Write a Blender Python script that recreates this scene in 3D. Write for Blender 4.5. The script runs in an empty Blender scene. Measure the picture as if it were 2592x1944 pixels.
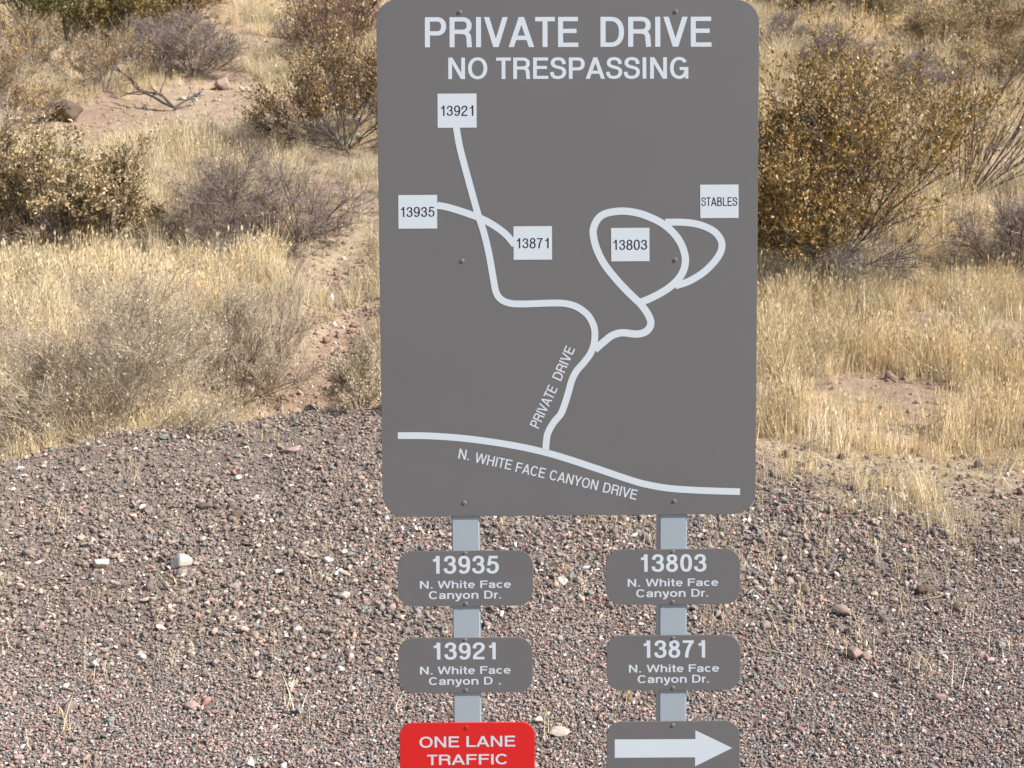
import bpy, math, random
import numpy as np
from mathutils import Vector

# ------------------------------------------------------------------ camera, light, exposure
SC = bpy.context.scene
COL = SC.collection
CAM = np.array([-0.13249, -2.47970, 1.55])
YAW, PITCH, ROLL = 0.006666, -0.071052, -0.006388
FPX = 3100.0                                   # focal length in pixels of the 2592 px wide photograph
def cam_axes():
    cy, sy = math.cos(YAW), math.sin(YAW); cp, sp = math.cos(PITCH), math.sin(PITCH)
    f = np.array([sy*cp, cy*cp, sp]); r = np.array([cy, -sy, 0.]); u = np.cross(r, f)
    cr, sr = math.cos(ROLL), math.sin(ROLL)
    return cr*r + sr*u, -sr*r + cr*u, f
RT, UP, FW = cam_axes()
cd = bpy.data.cameras.new('camera'); cam = bpy.data.objects.new('camera', cd); COL.objects.link(cam)
from mathutils import Matrix
cam.matrix_world = Matrix(((RT[0], UP[0], -FW[0], CAM[0]), (RT[1], UP[1], -FW[1], CAM[1]),
                           (RT[2], UP[2], -FW[2], CAM[2]), (0, 0, 0, 1)))
cd.sensor_width = 36.0; cd.lens = 36.0*FPX/2592.0; cd.clip_start = 0.05; cd.clip_end = 600
cd.dof.use_dof = True; cd.dof.focus_distance = 2.75; cd.dof.aperture_fstop = 16.0
SC.camera = cam

SUN_EL, SUN_AZ = math.radians(41), math.radians(112)      # azimuth clockwise from +Y
w = bpy.data.worlds.new('World'); SC.world = w; w.use_nodes = True
nt = w.node_tree; bg = nt.nodes['Background']
sky = nt.nodes.new('ShaderNodeTexSky'); sky.sky_type = 'NISHITA'; sky.sun_disc = False
sky.sun_elevation = SUN_EL; sky.sun_rotation = SUN_AZ; sky.air_density = 1.0; sky.dust_density = 1.2
nt.links.new(sky.outputs[0], bg.inputs[0]); bg.inputs[1].default_value = 0.10
sd = bpy.data.lights.new('sun', 'SUN'); sd.energy = 5.0; sd.angle = math.radians(0.53); sd.color = (1.0, 0.955, 0.895)
sun = bpy.data.objects.new('sun', sd); COL.objects.link(sun)
sdir = Vector((math.sin(SUN_AZ)*math.cos(SUN_EL), math.cos(SUN_AZ)*math.cos(SUN_EL), math.sin(SUN_EL)))
sun.rotation_euler = sdir.to_track_quat('Z', 'Y').to_euler(); sun.location = (6, -4, 9)
SC.view_settings.view_transform = 'Standard'; SC.view_settings.look = 'None'
SC.view_settings.gamma = 1.0; SC.view_settings.use_curve_mapping = False
SC.view_settings.exposure = 0.55
SC.cycles.max_bounces = 5; SC.cycles.diffuse_bounces = 3; SC.cycles.glossy_bounces = 2
SC.cycles.transmission_bounces = 3; SC.cycles.transparent_max_bounces = 4

# ------------------------------------------------------------------ small tools
rng = np.random.default_rng(7)
def tag(o, label=None, cat=None, group=None, kind=None):
    if label: o['label'] = label
    if cat: o['category'] = cat
    if group: o['group'] = group
    if kind: o['kind'] = kind
    return o
def link(o, parent=None):
    COL.objects.link(o)
    if parent is not None: o.parent = parent
    return o
def empty(name, loc, label, cat, group=None):
    o = bpy.data.objects.new(name, None); o.empty_display_size = 0.05; o.location = loc
    link(o); return tag(o, label, cat, group)
def mesh_np(name, V, F, mat=None, smooth=False):
    """V (n,3); F either an (m,k) int array or a list of lists."""
    me = bpy.data.meshes.new(name)
    V = np.asarray(V, dtype=np.float32)
    if isinstance(F, np.ndarray):
        k = F.shape[1]; m = F.shape[0]
        me.vertices.add(len(V)); me.vertices.foreach_set('co', V.ravel())
        me.loops.add(m*k); me.loops.foreach_set('vertex_index', F.astype(np.int32).ravel())
        me.polygons.add(m); me.polygons.foreach_set('loop_start', np.arange(0, m*k, k, dtype=np.int32))
        me.update(calc_edges=True); me.validate()
    else:
        me.from_pydata([tuple(map(float, v)) for v in V], [], F); me.update()
    if mat: me.materials.append(mat)
    if smooth: me.polygons.foreach_set('use_smooth', [True]*len(me.polygons))
    return me
def add_mesh(name, V, F, mat, parent=None, smooth=False):
    return link(bpy.data.objects.new(name, mesh_np(name, V, F, mat, smooth)), parent)
def ray_dir(x, y):
    d = FW + (x-1296)/FPX*RT - (y-972)/FPX*UP
    return d
def on_plane(x, y, Y=0.0):                     # photo pixel -> point of the vertical plane y = Y
    d = ray_dir(x, y); t = (Y-CAM[1])/d[1]
    return CAM + t*d

# lattice noise in numpy
_perm = np.random.default_rng(3).random((256, 256))
def vnoise(x, y):
    xi = np.floor(x).astype(int); yi = np.floor(y).astype(int); fx = x-xi; fy = y-yi
    fx = fx*fx*(3-2*fx); fy = fy*fy*(3-2*fy)
    a = _perm[xi % 256, yi % 256]; b = _perm[(xi+1) % 256, yi % 256]
    c = _perm[xi % 256, (yi+1) % 256]; d = _perm[(xi+1) % 256, (yi+1) % 256]
    return (a*(1-fx)+b*fx)*(1-fy)+(c*(1-fx)+d*fx)*fy
def fbm(x, y, s, o=4):
    r = 0; a = 1; t = 0
    for i in range(o):
        r = r + a*(vnoise(x*s+17.3*i, y*s+9.1*i)-0.5)*2; t += a; a *= 0.5; s *= 2.03
    return r/t
def sstep(a, b, x):
    t = np.clip((x-a)/(b-a), 0, 1); return t*t*(3-2*t)

# ------------------------------------------------------------------ terrain shape
CX = np.array([-9., -5., -3.6, -3.25, -2.95, -2.75, -2.45, -2.05, -1.55, -0.9, -0.2, 0.6, 1.4, 2.2, 3.2, 6.])
CD = np.array([4.2, 5.0, 5.95, 6.35, 6.72, 7.12, 7.42, 7.62, 7.76, 7.78, 7.3, 6.75, 6.35, 6.25, 6.2, 6.1])
def crest(x):
    return np.interp(x, CX, CD)
def height(x, y):
    x = np.asarray(x, float); y = np.asarray(y, float)
    D = y - CAM[1]
    z = 0.2*np.clip(D-3.9, 0, None)
    z = z + 0.22*np.maximum(D-12.7+0.6*np.sin(x*0.45), 0)*sstep(11.5, 14.5, D)
    z = z - 0.40*np.clip(D-50, 0, None)*sstep(48, 62, D)*1.25
    dc = crest(x); amp = 0.34*(1-sstep(-1.0, 0.7, x))
    z = z - amp*sstep(0.02, 0.9, D-dc)*(1-sstep(1.6, 4.6, D-dc))
    z = z + 0.05*(1-sstep(-1.2, 0.6, x))*np.exp(-((D-dc+0.25)/0.45)**2)
    far = sstep(6.0, 9.0, D)
    z = z + 0.16*far*fbm(x, y, 0.33, 3) + 0.05*(0.2+far)*sstep(3.6, 5.0, D)*fbm(x+31, y, 1.3, 3)
    z = z + 0.026*sstep(3.2, 4.2, D)*(0.35+0.65*sstep(4.6, 5.6, D))*fbm(x, y+50, 4.5, 4)
    # erosion gully on the left of the big sign, and a small cut bank at right
    z = z - 0.12*np.exp(-((x+1.75+0.18*np.sin(y*1.3))/0.45)**2)*sstep(8.0, 9.5, D)*(1-sstep(13, 16, D))
    return z
_ts = np.concatenate([np.arange(2.0, 16, 0.04), np.arange(16, 60, 0.15)])
def at(dx, dy):                                # pixel (as seen 2212 px wide) -> ground point
    d = ray_dir(dx*2592/2212, dy*2592/2212)
    P = CAM[None] + _ts[:, None]*d[None]
    g = P[:, 2] - height(P[:, 0], P[:, 1])
    i = np.argmax(g < 0)
    if g[i] >= 0: i = len(_ts)-1
    t0, t1 = _ts[max(i-1, 0)], _ts[i]
    for _ in range(18):
        tm = (t0+t1)/2; p = CAM+tm*d
        if p[2] < float(height(p[0], p[1])): t1 = tm
        else: t0 = tm
    p = CAM+t1*d
    return np.array([p[0], p[1], float(height(p[0], p[1]))])
def depth_of(p): return float((p-CAM) @ FW)
def px2m(p, px): return px*2592/2212/FPX*depth_of(p)

# ------------------------------------------------------------------ materials
def mat_new(name):
    m = bpy.data.materials.new(name); m.use_nodes = True
    return m, m.node_tree, m.node_tree.nodes['Principled BSDF']
def N(nt, t, **kw):
    n = nt.nodes.new(t)
    for k, v in kw.items(): setattr(n, k, v)
    return n
def ramp(nt, stops, interp='LINEAR'):
    r = N(nt, 'ShaderNodeValToRGB'); r.color_ramp.interpolation = interp; e = r.color_ramp.elements
    while len(e) > 1: e.remove(e[-1])
    e[0].position = stops[0][0]; e[0].color = (*stops[0][1], 1)
    for p, c in stops[1:]:
        k = e.new(p); k.color = (*c, 1)
    return r
def noise(nt, scale, detail=3, rough=0.55, vec=None):
    n = N(nt, 'ShaderNodeTexNoise'); n.inputs['Scale'].default_value = scale
    n.inputs['Detail'].default_value = detail; n.inputs['Roughness'].default_value = rough
    if vec is not None: nt.links.new(vec, n.inputs['Vector'])
    return n
def mixc(nt, fac, a, b, mode='MIX'):
    m = N(nt, 'ShaderNodeMix', data_type='RGBA', blend_type=mode)
    for s, v in ((0, fac), (6, a), (7, b)):
        if hasattr(v, 'is_linked') or hasattr(v, 'links'): nt.links.new(v, m.inputs[s])
        elif s == 0: m.inputs[0].default_value = v
        else: m.inputs[s].default_value = (*v, 1)
    return m.outputs[2]
def paint(name, col, rough=0.5, var=0.06, bump=0.0, metallic=0.0, spec=0.4, nscale=60):
    m, t, b = mat_new(name)
    tc = N(t, 'ShaderNodeTexCoord'); n = noise(t, nscale, 4, 0.6, tc.outputs['Object'])
    n2 = noise(t, 4.0, 3, 0.6, tc.outputs['Object'])
    dark = tuple(c*(1-var*2) for c in col); lite = tuple(min(1, c*(1+var*2)) for c in col)
    a = N(t, 'ShaderNodeMath', operation='MULTIPLY_ADD'); t.links.new(n.outputs[0], a.inputs[0]); a.inputs[1].default_value = 0.6
    t.links.new(n2.outputs[0], a.inputs[2])
    s = N(t, 'ShaderNodeMath', operation='MULTIPLY'); t.links.new(a.outputs[0], s.inputs[0]); s.inputs[1].default_value = 0.62
    t.links.new(mixc(t, s.outputs[0], dark, lite), b.inputs['Base Color'])
    b.inputs['Roughness'].default_value = rough; b.inputs['Metallic'].default_value = metallic
    b.inputs['Specular IOR Level'].default_value = spec
    if bump:
        bp = N(t, 'ShaderNodeBump'); bp.inputs['Strength'].default_value = bump; bp.inputs['Distance'].default_value = 0.0005
        t.links.new(n.outputs[0], bp.inputs['Height']); t.links.new(bp.outputs[0], b.inputs['Normal'])
    return m
M = {}
M['panel'] = paint('brown_grey_sign_paint', (0.147, 0.140, 0.141), 0.55, 0.045, 0.15, nscale=900)
M['panel_edge'] = M['panel']
M['white'] = paint('pale_reflective_vinyl', (0.61, 0.66, 0.71), 0.45, 0.02, 0.1, nscale=1400)
M['black'] = paint('dark_print', (0.022, 0.015, 0.02), 0.5, 0.02)
M['red'] = paint('red_sign_paint', (0.64, 0.014, 0.013), 0.5, 0.02, 0.1, nscale=900)
M['post'] = paint('blue_grey_painted_steel', (0.345, 0.395, 0.435), 0.42, 0.03, 0.12, nscale=500)
M['post_side'] = M['post']
M['screw'] = paint('screw_steel', (0.24, 0.225, 0.22), 0.45, 0.1, metallic=0.1)
M['socket'] = paint('screw_socket_dark', (0.06, 0.055, 0.055), 0.6, 0.05)

def ground_mat():
    m, t, b = mat_new('desert_soil')
    g = N(t, 'ShaderNodeNewGeometry'); at_ = N(t, 'ShaderNodeAttribute', attribute_name='gravel')
    n1 = noise(t, 0.7, 5, 0.6, g.outputs['Position']); n2 = noise(t, 9, 6, 0.65, g.outputs['Position'])
    n3 = noise(t, 70, 4, 0.7, g.outputs['Position'])
    soil = ramp(t, [(0.3, (0.30, 0.215, 0.155)), (0.5, (0.42, 0.310, 0.230)), (0.68, (0.48, 0.385, 0.265))]); t.links.new(n1.outputs[0], soil.inputs[0])
    fine = ramp(t, [(0.25, (0.55, 0.55, 0.55)), (0.5, (1, 1, 1)), (0.75, (1.25, 1.22, 1.15))]); t.links.new(n3.outputs[0], fine.inputs[0])
    mid = ramp(t, [(0.3, (0.75, 0.72, 0.70)), (0.6, (1.08, 1.08, 1.05))]); t.links.new(n2.outputs[0], mid.inputs[0])
    grav = ramp(t, [(0.3, (0.22, 0.178, 0.155)), (0.7, (0.31, 0.252, 0.22))]); t.links.new(n2.outputs[0], grav.inputs[0])
    c = mixc(t, at_.outputs['Fac'], soil.outputs[0], grav.outputs[0])
    c = mixc(t, 1.0, c, mid.outputs[0], 'MULTIPLY'); c = mixc(t, 1.0, c, fine.outputs[0], 'MULTIPLY')
    t.links.new(c, b.inputs['Base Color']); b.inputs['Roughness'].default_value = 0.95; b.inputs['Specular IOR Level'].default_value = 0.1
    s = N(t, 'ShaderNodeMath', operation='ADD'); t.links.new(n2.outputs[0], s.inputs[0]); t.links.new(n3.outputs[0], s.inputs[1])
    bp = N(t, 'ShaderNodeBump'); bp.inputs['Strength'].default_value = 0.9; bp.inputs['Distance'].default_value = 0.02
    t.links.new(s.outputs[0], bp.inputs['Height']); t.links.new(bp.outputs[0], b.inputs['Normal'])
    return m
M['ground'] = ground_mat()

PEB = [(0.0, (0.150, 0.122, 0.105)), (0.26, (0.185, 0.152, 0.130)), (0.42, (0.125, 0.108, 0.100)), (0.52, (0.115, 0.130, 0.128)),
       (0.60, (0.215, 0.190, 0.172)), (0.68, (0.300, 0.200, 0.160)), (0.76, (0.245, 0.135, 0.105)), (0.81, (0.380, 0.300, 0.235)),
       (0.88, (0.230, 0.215, 0.215)), (0.93, (0.430, 0.320, 0.270)), (0.965, (0.56, 0.50, 0.44)), (0.988, (0.70, 0.66, 0.61))]
def pebble_mat(name, stops, gain=1.0, interp='CONSTANT'):
    m, t, b = mat_new(name); oi = N(t, 'ShaderNodeObjectInfo'); g = N(t, 'ShaderNodeTexCoord')
    r = ramp(t, [(p, tuple(min(1, c*gain) for c in col)) for p, col in stops], interp); t.links.new(oi.outputs['Random'], r.inputs[0])
    n = noise(t, 2.3, 4, 0.7, g.outputs['Object']); f = ramp(t, [(0.3, (0.68, 0.68, 0.68)), (0.7, (1.22, 1.2, 1.17))]); t.links.new(n.outputs[0], f.inputs[0])
    t.links.new(mixc(t, 1.0, r.outputs[0], f.outputs[0], 'MULTIPLY'), b.inputs['Base Color'])
    b.inputs['Roughness'].default_value = 0.85; b.inputs['Specular IOR Level'].default_value = 0.2
    return m
PEB_PEA = [(0.0, (0.185, 0.150, 0.135)), (0.16, (0.245, 0.190, 0.168)), (0.30, (0.150, 0.150, 0.145)), (0.42, (0.175, 0.190, 0.182)),
       (0.50, (0.250, 0.228, 0.215)), (0.60, (0.335, 0.225, 0.190)), (0.72, (0.285, 0.165, 0.138)), (0.79, (0.380, 0.300, 0.245)),
       (0.86, (0.265, 0.245, 0.250)), (0.91, (0.440, 0.330, 0.290)), (0.955, (0.55, 0.49, 0.44)), (0.985, (0.66, 0.62, 0.58))]
PEB_MOUND = [(0.0, (0.165, 0.132, 0.112)), (0.34, (0.205, 0.165, 0.140)), (0.55, (0.130, 0.108, 0.095)), (0.66, (0.135, 0.140, 0.132)),
       (0.72, (0.250, 0.210, 0.182)), (0.80, (0.290, 0.205, 0.165)), (0.855, (0.230, 0.140, 0.112)), (0.89, (0.330, 0.265, 0.210)),
       (0.93, (0.230, 0.215, 0.210)), (0.955, (0.40, 0.315, 0.265)), (0.98, (0.52, 0.46, 0.40)), (0.992, (0.66, 0.61, 0.55))]
M['pebble'] = pebble_mat('mixed_gravel', PEB_PEA, 1.3)
M['pebble_mound'] = pebble_mat('brown_gravel', PEB_MOUND, 1.55)
CLOD = [(0.0, (0.150, 0.122, 0.104)), (0.5, (0.185, 0.150, 0.128)), (0.8, (0.130, 0.106, 0.092)), (0.92, (0.22, 0.18, 0.155))]
M['clod'] = pebble_mat('dirt_clods', CLOD, 1.4, 'LINEAR')
RUB = [(0.0, (0.30, 0.205, 0.155)), (0.3, (0.38, 0.27, 0.21)), (0.55, (0.27, 0.21, 0.18)), (0.7, (0.44, 0.33, 0.26)), (0.85, (0.22, 0.16, 0.14)), (0.93, (0.60, 0.53, 0.46))]
M['rubble'] = pebble_mat('hill_rubble', RUB)

def rock_mat(name, col, col2=None, scale=14):
    m, t, b = mat_new(name); g = N(t, 'ShaderNodeTexCoord')
    col2 = col2 or tuple(c*0.7 for c in col)
    n = noise(t, scale, 6, 0.65, g.outputs['Generated']); n.inputs['Scale'].default_value = 3.5
    r = ramp(t, [(0.32, col2), (0.55, col), (0.75, tuple(min(0.85, c*1.15) for c in col))]); t.links.new(n.outputs[0], r.inputs[0])
    t.links.new(r.outputs[0], b.inputs['Base Color']); b.inputs['Roughness'].default_value = 0.9; b.inputs['Specular IOR Level'].default_value = 0.2
    n2 = noise(t, 16, 5, 0.7, g.outputs['Generated']); bp = N(t, 'ShaderNodeBump'); bp.inputs['Strength'].default_value = 0.5; bp.inputs['Distance'].default_value = 0.004
    t.links.new(n2.outputs[0], bp.inputs['Height']); t.links.new(bp.outputs[0], b.inputs['Normal'])
    return m

def leafy(name, stops, trans=0.25, island=True, patch=None, rough=0.6, spec=0.3):
    m, t, b = mat_new(name); out = t.nodes['Material Output']
    if island: src = N(t, 'ShaderNodeNewGeometry').outputs['Random Per Island']
    else: src = N(t, 'ShaderNodeObjectInfo').outputs['Random']
    r = ramp(t, stops); t.links.new(src, r.inputs[0]); c = r.outputs[0]
    if patch:
        oi = N(t, 'ShaderNodeObjectInfo'); n = noise(t, patch[0], 3, 0.6, oi.outputs['Location'])
        rr = ramp(t, patch[1]); t.links.new(n.outputs[0], rr.inputs[0]); c = mixc(t, 1.0, c, rr.outputs[0], 'MULTIPLY')
        isl = N(t, 'ShaderNodeNewGeometry'); r3 = ramp(t, [(0, (0.40, 0.37, 0.33)), (0.4, (0.92, 0.90, 0.88)), (1, (1.42, 1.42, 1.38))]); t.links.new(isl.outputs['Random Per Island'], r3.inputs[0])
        c = mixc(t, 1.0, c, r3.outputs[0], 'MULTIPLY')
    if not patch and trans > 0:                 # clump shade painted into the colour: dark gaps, plus greener and drier, paler sprigs
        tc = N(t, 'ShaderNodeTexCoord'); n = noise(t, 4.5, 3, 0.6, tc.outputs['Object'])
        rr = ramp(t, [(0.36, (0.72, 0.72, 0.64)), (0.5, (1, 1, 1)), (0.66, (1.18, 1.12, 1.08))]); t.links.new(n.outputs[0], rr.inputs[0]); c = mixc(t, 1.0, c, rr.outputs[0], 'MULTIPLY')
    t.links.new(c, b.inputs['Base Color']); b.inputs['Roughness'].default_value = rough; b.inputs['Specular IOR Level'].default_value = spec
    tr = N(t, 'ShaderNodeBsdfTranslucent'); t.links.new(c, tr.inputs[0])
    mx = N(t, 'ShaderNodeMixShader'); mx.inputs[0].default_value = trans
    t.links.new(b.outputs[0], mx.inputs[1]); t.links.new(tr.outputs[0], mx.inputs[2]); t.links.new(mx.outputs[0], out.inputs[0])
    return m
M['grass'] = leafy('dry_straw_grass', [(0, (0.64, 0.53, 0.35)), (0.35, (0.80, 0.70, 0.49)), (0.65, (0.75, 0.61, 0.385)), (1, (0.92, 0.84, 0.65))], 0.18, False,
                   (0.55, [(0.33, (0.80, 0.77, 0.74)), (0.48, (1.0, 0.99, 0.98)), (0.6, (1.10, 1.06, 1.0)), (0.72, (0.93, 0.89, 0.85))]))
M['hay'] = leafy('pale_hay', [(0, (0.50, 0.42, 0.27)), (0.5, (0.74, 0.67, 0.49)), (1, (0.62, 0.53, 0.36))], 0.2)
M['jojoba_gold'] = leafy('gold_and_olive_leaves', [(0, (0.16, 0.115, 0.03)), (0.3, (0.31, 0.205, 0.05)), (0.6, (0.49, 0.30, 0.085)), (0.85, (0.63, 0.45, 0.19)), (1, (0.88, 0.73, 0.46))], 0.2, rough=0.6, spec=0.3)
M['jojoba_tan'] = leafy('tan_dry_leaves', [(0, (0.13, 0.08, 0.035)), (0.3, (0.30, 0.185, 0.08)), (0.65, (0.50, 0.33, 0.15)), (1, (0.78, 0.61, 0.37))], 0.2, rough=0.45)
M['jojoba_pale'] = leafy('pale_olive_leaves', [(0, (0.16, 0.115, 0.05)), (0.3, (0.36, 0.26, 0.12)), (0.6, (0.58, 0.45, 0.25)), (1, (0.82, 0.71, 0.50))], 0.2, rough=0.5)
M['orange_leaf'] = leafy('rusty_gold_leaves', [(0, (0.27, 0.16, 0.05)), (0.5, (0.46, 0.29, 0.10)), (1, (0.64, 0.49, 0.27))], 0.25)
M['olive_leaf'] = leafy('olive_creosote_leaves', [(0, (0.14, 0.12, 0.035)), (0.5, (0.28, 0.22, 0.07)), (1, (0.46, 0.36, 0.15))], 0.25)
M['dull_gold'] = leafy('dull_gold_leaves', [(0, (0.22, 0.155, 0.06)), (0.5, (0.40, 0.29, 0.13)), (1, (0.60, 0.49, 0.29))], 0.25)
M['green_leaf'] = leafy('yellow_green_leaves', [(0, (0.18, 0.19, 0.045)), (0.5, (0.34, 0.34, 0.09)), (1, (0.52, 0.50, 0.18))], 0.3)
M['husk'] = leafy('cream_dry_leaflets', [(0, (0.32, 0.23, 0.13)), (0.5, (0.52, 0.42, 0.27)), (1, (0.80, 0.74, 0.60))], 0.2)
M['twig_grey'] = leafy('grey_purple_twigs', [(0, (0.15, 0.112, 0.095)), (0.5, (0.27, 0.21, 0.182)), (1, (0.43, 0.355, 0.31))], 0.0)
M['twig_tan'] = leafy('tan_grey_twigs', [(0, (0.26, 0.20, 0.14)), (0.5, (0.48, 0.39, 0.285)), (1, (0.68, 0.59, 0.46))], 0.0)
M['twig_red'] = leafy('reddish_brown_twigs', [(0, (0.16, 0.085, 0.055)), (0.5, (0.27, 0.16, 0.11)), (1, (0.38, 0.27, 0.20))], 0.0)
M['bark'] = leafy('dark_grey_bark', [(0, (0.060, 0.045, 0.038)), (0.5, (0.10, 0.078, 0.066)), (1, (0.20, 0.165, 0.145))], 0.0)
M['bark_pale'] = leafy('weathered_grey_wood', [(0, (0.20, 0.165, 0.145)), (0.5, (0.34, 0.29, 0.25)), (1, (0.50, 0.44, 0.38))], 0.0)
M['cactus'] = paint('cactus_green', (0.085, 0.12, 0.06), 0.6, 0.15, nscale=30)

# ------------------------------------------------------------------ the ground
def graded(segs):
    out = []
    for a, b, s in segs: out += list(np.arange(a, b, s))
    return np.array(out+[segs[-1][1]])
xs = graded([(-90, -30, 4), (-30, -12, 0.8), (-12, -5, 0.2), (-5, 5, 0.055), (5, 12, 0.2), (12, 30, 0.8), (30, 90, 4)])
ys = graded([(-40, -3, 2), (-3, 1, 0.2), (1, 6.5, 0.04), (6.5, 13, 0.08), (13, 28, 0.2), (28, 60, 0.8), (60, 130, 5)])
XX, YY = np.meshgrid(xs, ys); ZZ = height(XX, YY)
V = np.stack([XX.ravel(), YY.ravel(), ZZ.ravel()], 1)
nx, ny = len(xs), len(ys); i = np.arange(nx*ny).reshape(ny, nx)
F = np.stack([i[:-1, :-1].ravel(), i[:-1, 1:].ravel(), i[1:, 1:].ravel(), i[1:, :-1].ravel()], 1)
def gravel_mask(x, y):
    D = y-CAM[1]; dc = crest(x)+0.25*fbm(x, y, 1.6, 3)*sstep(-0.9, 0.8, x)
    wdt = 0.05+0.85*sstep(-1.0, 1.0, x)
    return 1-sstep(-wdt, wdt, D-dc)
ground = add_mesh('ground', V, F, M['ground'], smooth=True)
a_ = ground.data.attributes.new('gravel', 'FLOAT', 'POINT'); a_.data.foreach_set('value', gravel_mask(V[:, 0], V[:, 1]).astype(np.float32))
tag(ground, kind='structure')

# ------------------------------------------------------------------ scatter (geometry nodes)
def src_collection(name, meshes):
    c = bpy.data.collections.new(name)
    for k, me in enumerate(meshes):
        o = bpy.data.objects.new('%s_%02d' % (name, k), me); c.objects.link(o)
    return c
def scatter(name, P, rot, scl, idx, coll, mat=None, label=None, cat=None):
    me = bpy.data.meshes.new(name); me.vertices.add(len(P)); me.vertices.foreach_set('co', P.astype(np.float32).ravel())
    for n_, t_, d_ in (('rot', 'FLOAT_VECTOR', rot), ('scl', 'FLOAT_VECTOR', scl)):
        a = me.attributes.new(n_, t_, 'POINT'); a.data.foreach_set('vector', d_.astype(np.float32).ravel())
    a = me.attributes.new('idx', 'INT', 'POINT'); a.data.foreach_set('value', idx.astype(np.int32))
    o = link(bpy.data.objects.new(name, me))
    g = bpy.data.node_groups.new(name+'_nodes', 'GeometryNodeTree')
    g.interface.new_socket('Geometry', in_out='INPUT', socket_type='NodeSocketGeometry')
    g.interface.new_socket('Geometry', in_out='OUTPUT', socket_type='NodeSocketGeometry')
    gi = g.nodes.new('NodeGroupInput'); go = g.nodes.new('NodeGroupOutput')
    ci = g.nodes.new('GeometryNodeCollectionInfo'); ci.inputs[0].default_value = coll; ci.inputs['Separate Children'].default_value = True
    ci.inputs['Reset Children'].default_value = True
    ip = g.nodes.new('GeometryNodeInstanceOnPoints'); ip.inputs['Pick Instance'].default_value = True
    def att(nm, ty):
        n = g.nodes.new('GeometryNodeInputNamedAttribute'); n.data_type = ty; n.inputs['Name'].default_value = nm; return n.outputs[0]
    g.links.new(gi.outputs[0], ip.inputs['Points']); g.links.new(ci.outputs[0], ip.inputs['Instance'])
    g.links.new(att('idx', 'INT'), ip.inputs['Instance Index'])
    e2r = g.nodes.new('FunctionNodeEulerToRotation'); g.links.new(att('rot', 'FLOAT_VECTOR'), e2r.inputs[0])
    g.links.new(e2r.outputs[0], ip.inputs['Rotation']); g.links.new(att('scl', 'FLOAT_VECTOR'), ip.inputs['Scale'])
    g.links.new(ip.outputs[0], go.inputs[0])
    md = o.modifiers.new('scatter', 'NODES'); md.node_group = g
    return tag(o, label, cat, kind='stuff')

def ico(sub):
    import bmesh
    bm = bmesh.new(); bmesh.ops.create_icosphere(bm, subdivisions=sub, radius=1.0)
    V = np.array([v.co[:] for v in bm.verts]); F = np.array([[v.index for v in f.verts] for f in bm.faces]); bm.free(); return V, F
IV2, IF2 = ico(2); IV3, IF3 = ico(3); IV1, IF1 = ico(1)
def stone(V, r, rough=0.22, planes=9, flat=(1, 1, 1), cut=(0.5, 0.88)):
    """cut a sphere by random planes so it gets the facets of a broken stone"""
    P = V.copy()
    for _ in range(planes):
        n = r.normal(size=3); n /= np.linalg.norm(n); d = r.uniform(*cut)
        s = P @ n; over = np.clip(s-d, 0, None); P = P - over[:, None]*n[None]*0.98
    k = r.normal(size=(4, 3))*2.2
    disp = sum(np.sin(P @ kk+r.uniform(0, 6)) for kk in k)/4
    P = P*(1+rough*0.5*disp)[:, None]
    return P*np.array(flat)

# gravel: many small stones, each a real stone
pr = np.random.default_rng(11)
peb_shapes = [stone(IV2, pr, 0.12, 22, (1, pr.uniform(0.6, 0.95), pr.uniform(0.45, 0.8)), (0.38, 0.82)) for _ in range(12)]
clods = [mesh_np('dirt_clod', stone(IV2, pr, 0.75, 9, (1, pr.uniform(0.7, 1), pr.uniform(0.5, 0.8))), IF2, M['clod']) for _ in range(6)]
rub = [mesh_np('rubble_stone', stone(IV2, pr, 0.25, 12, (1, pr.uniform(0.6, 0.95), pr.uniform(0.45, 0.8))), IF2, M['rubble']) for _ in range(8)]
def pts_in_view(n, d0, d1, margin=0.5, r=rng, near=2.0):
    """random ground points inside the view wedge; near < 2 crowds them towards the camera"""
    hw = lambda D: 0.44*D+margin
    D = r.uniform(d0**near, d1**near, n)**(1/near); X = r.uniform(-1, 1, n)*hw(D)+CAM[0]+0.006*D
    return X, D+CAM[1]
def settle(x, y, off): return np.stack([x, y, height(x, y)+off], 1)
x, y = pts_in_view(360000, 3.55, 8.1, 0.3, pr, 1.2)
keep = pr.random(len(x)) < gravel_mask(x, y)*(0.97-0.6*sstep(0.1, 0.35, fbm(x+77, y, 1.4, 4))*sstep(4.6, 5.6, y-CAM[1]))+0.02
x, y = x[keep], y[keep]; D = y-CAM[1]
def pea(x, y): return sstep(0.15, 0.75, (5.25-(y-CAM[1]))/1.2+0.45*fbm(x, y, 0.9, 3)+0.2*np.clip(x, -1, 1)+0.2)      # pea gravel lies nearest the road
fz = pea(x, y)
size = np.exp(pr.normal(0, 1, len(x))*(0.62-0.34*fz)-5.22+0.26*fz); size = np.clip(size, 0.0022, 0.026)
size = size*np.where(pr.random(len(x)) < 0.012, 1.9, 1.0); size = np.minimum(size, 0.03)
isp = pr.random(len(x)) < np.maximum(fz, 0.55*sstep(-1.1, -0.5, x)*(1-sstep(1.2, 2.2, x)))
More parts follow.
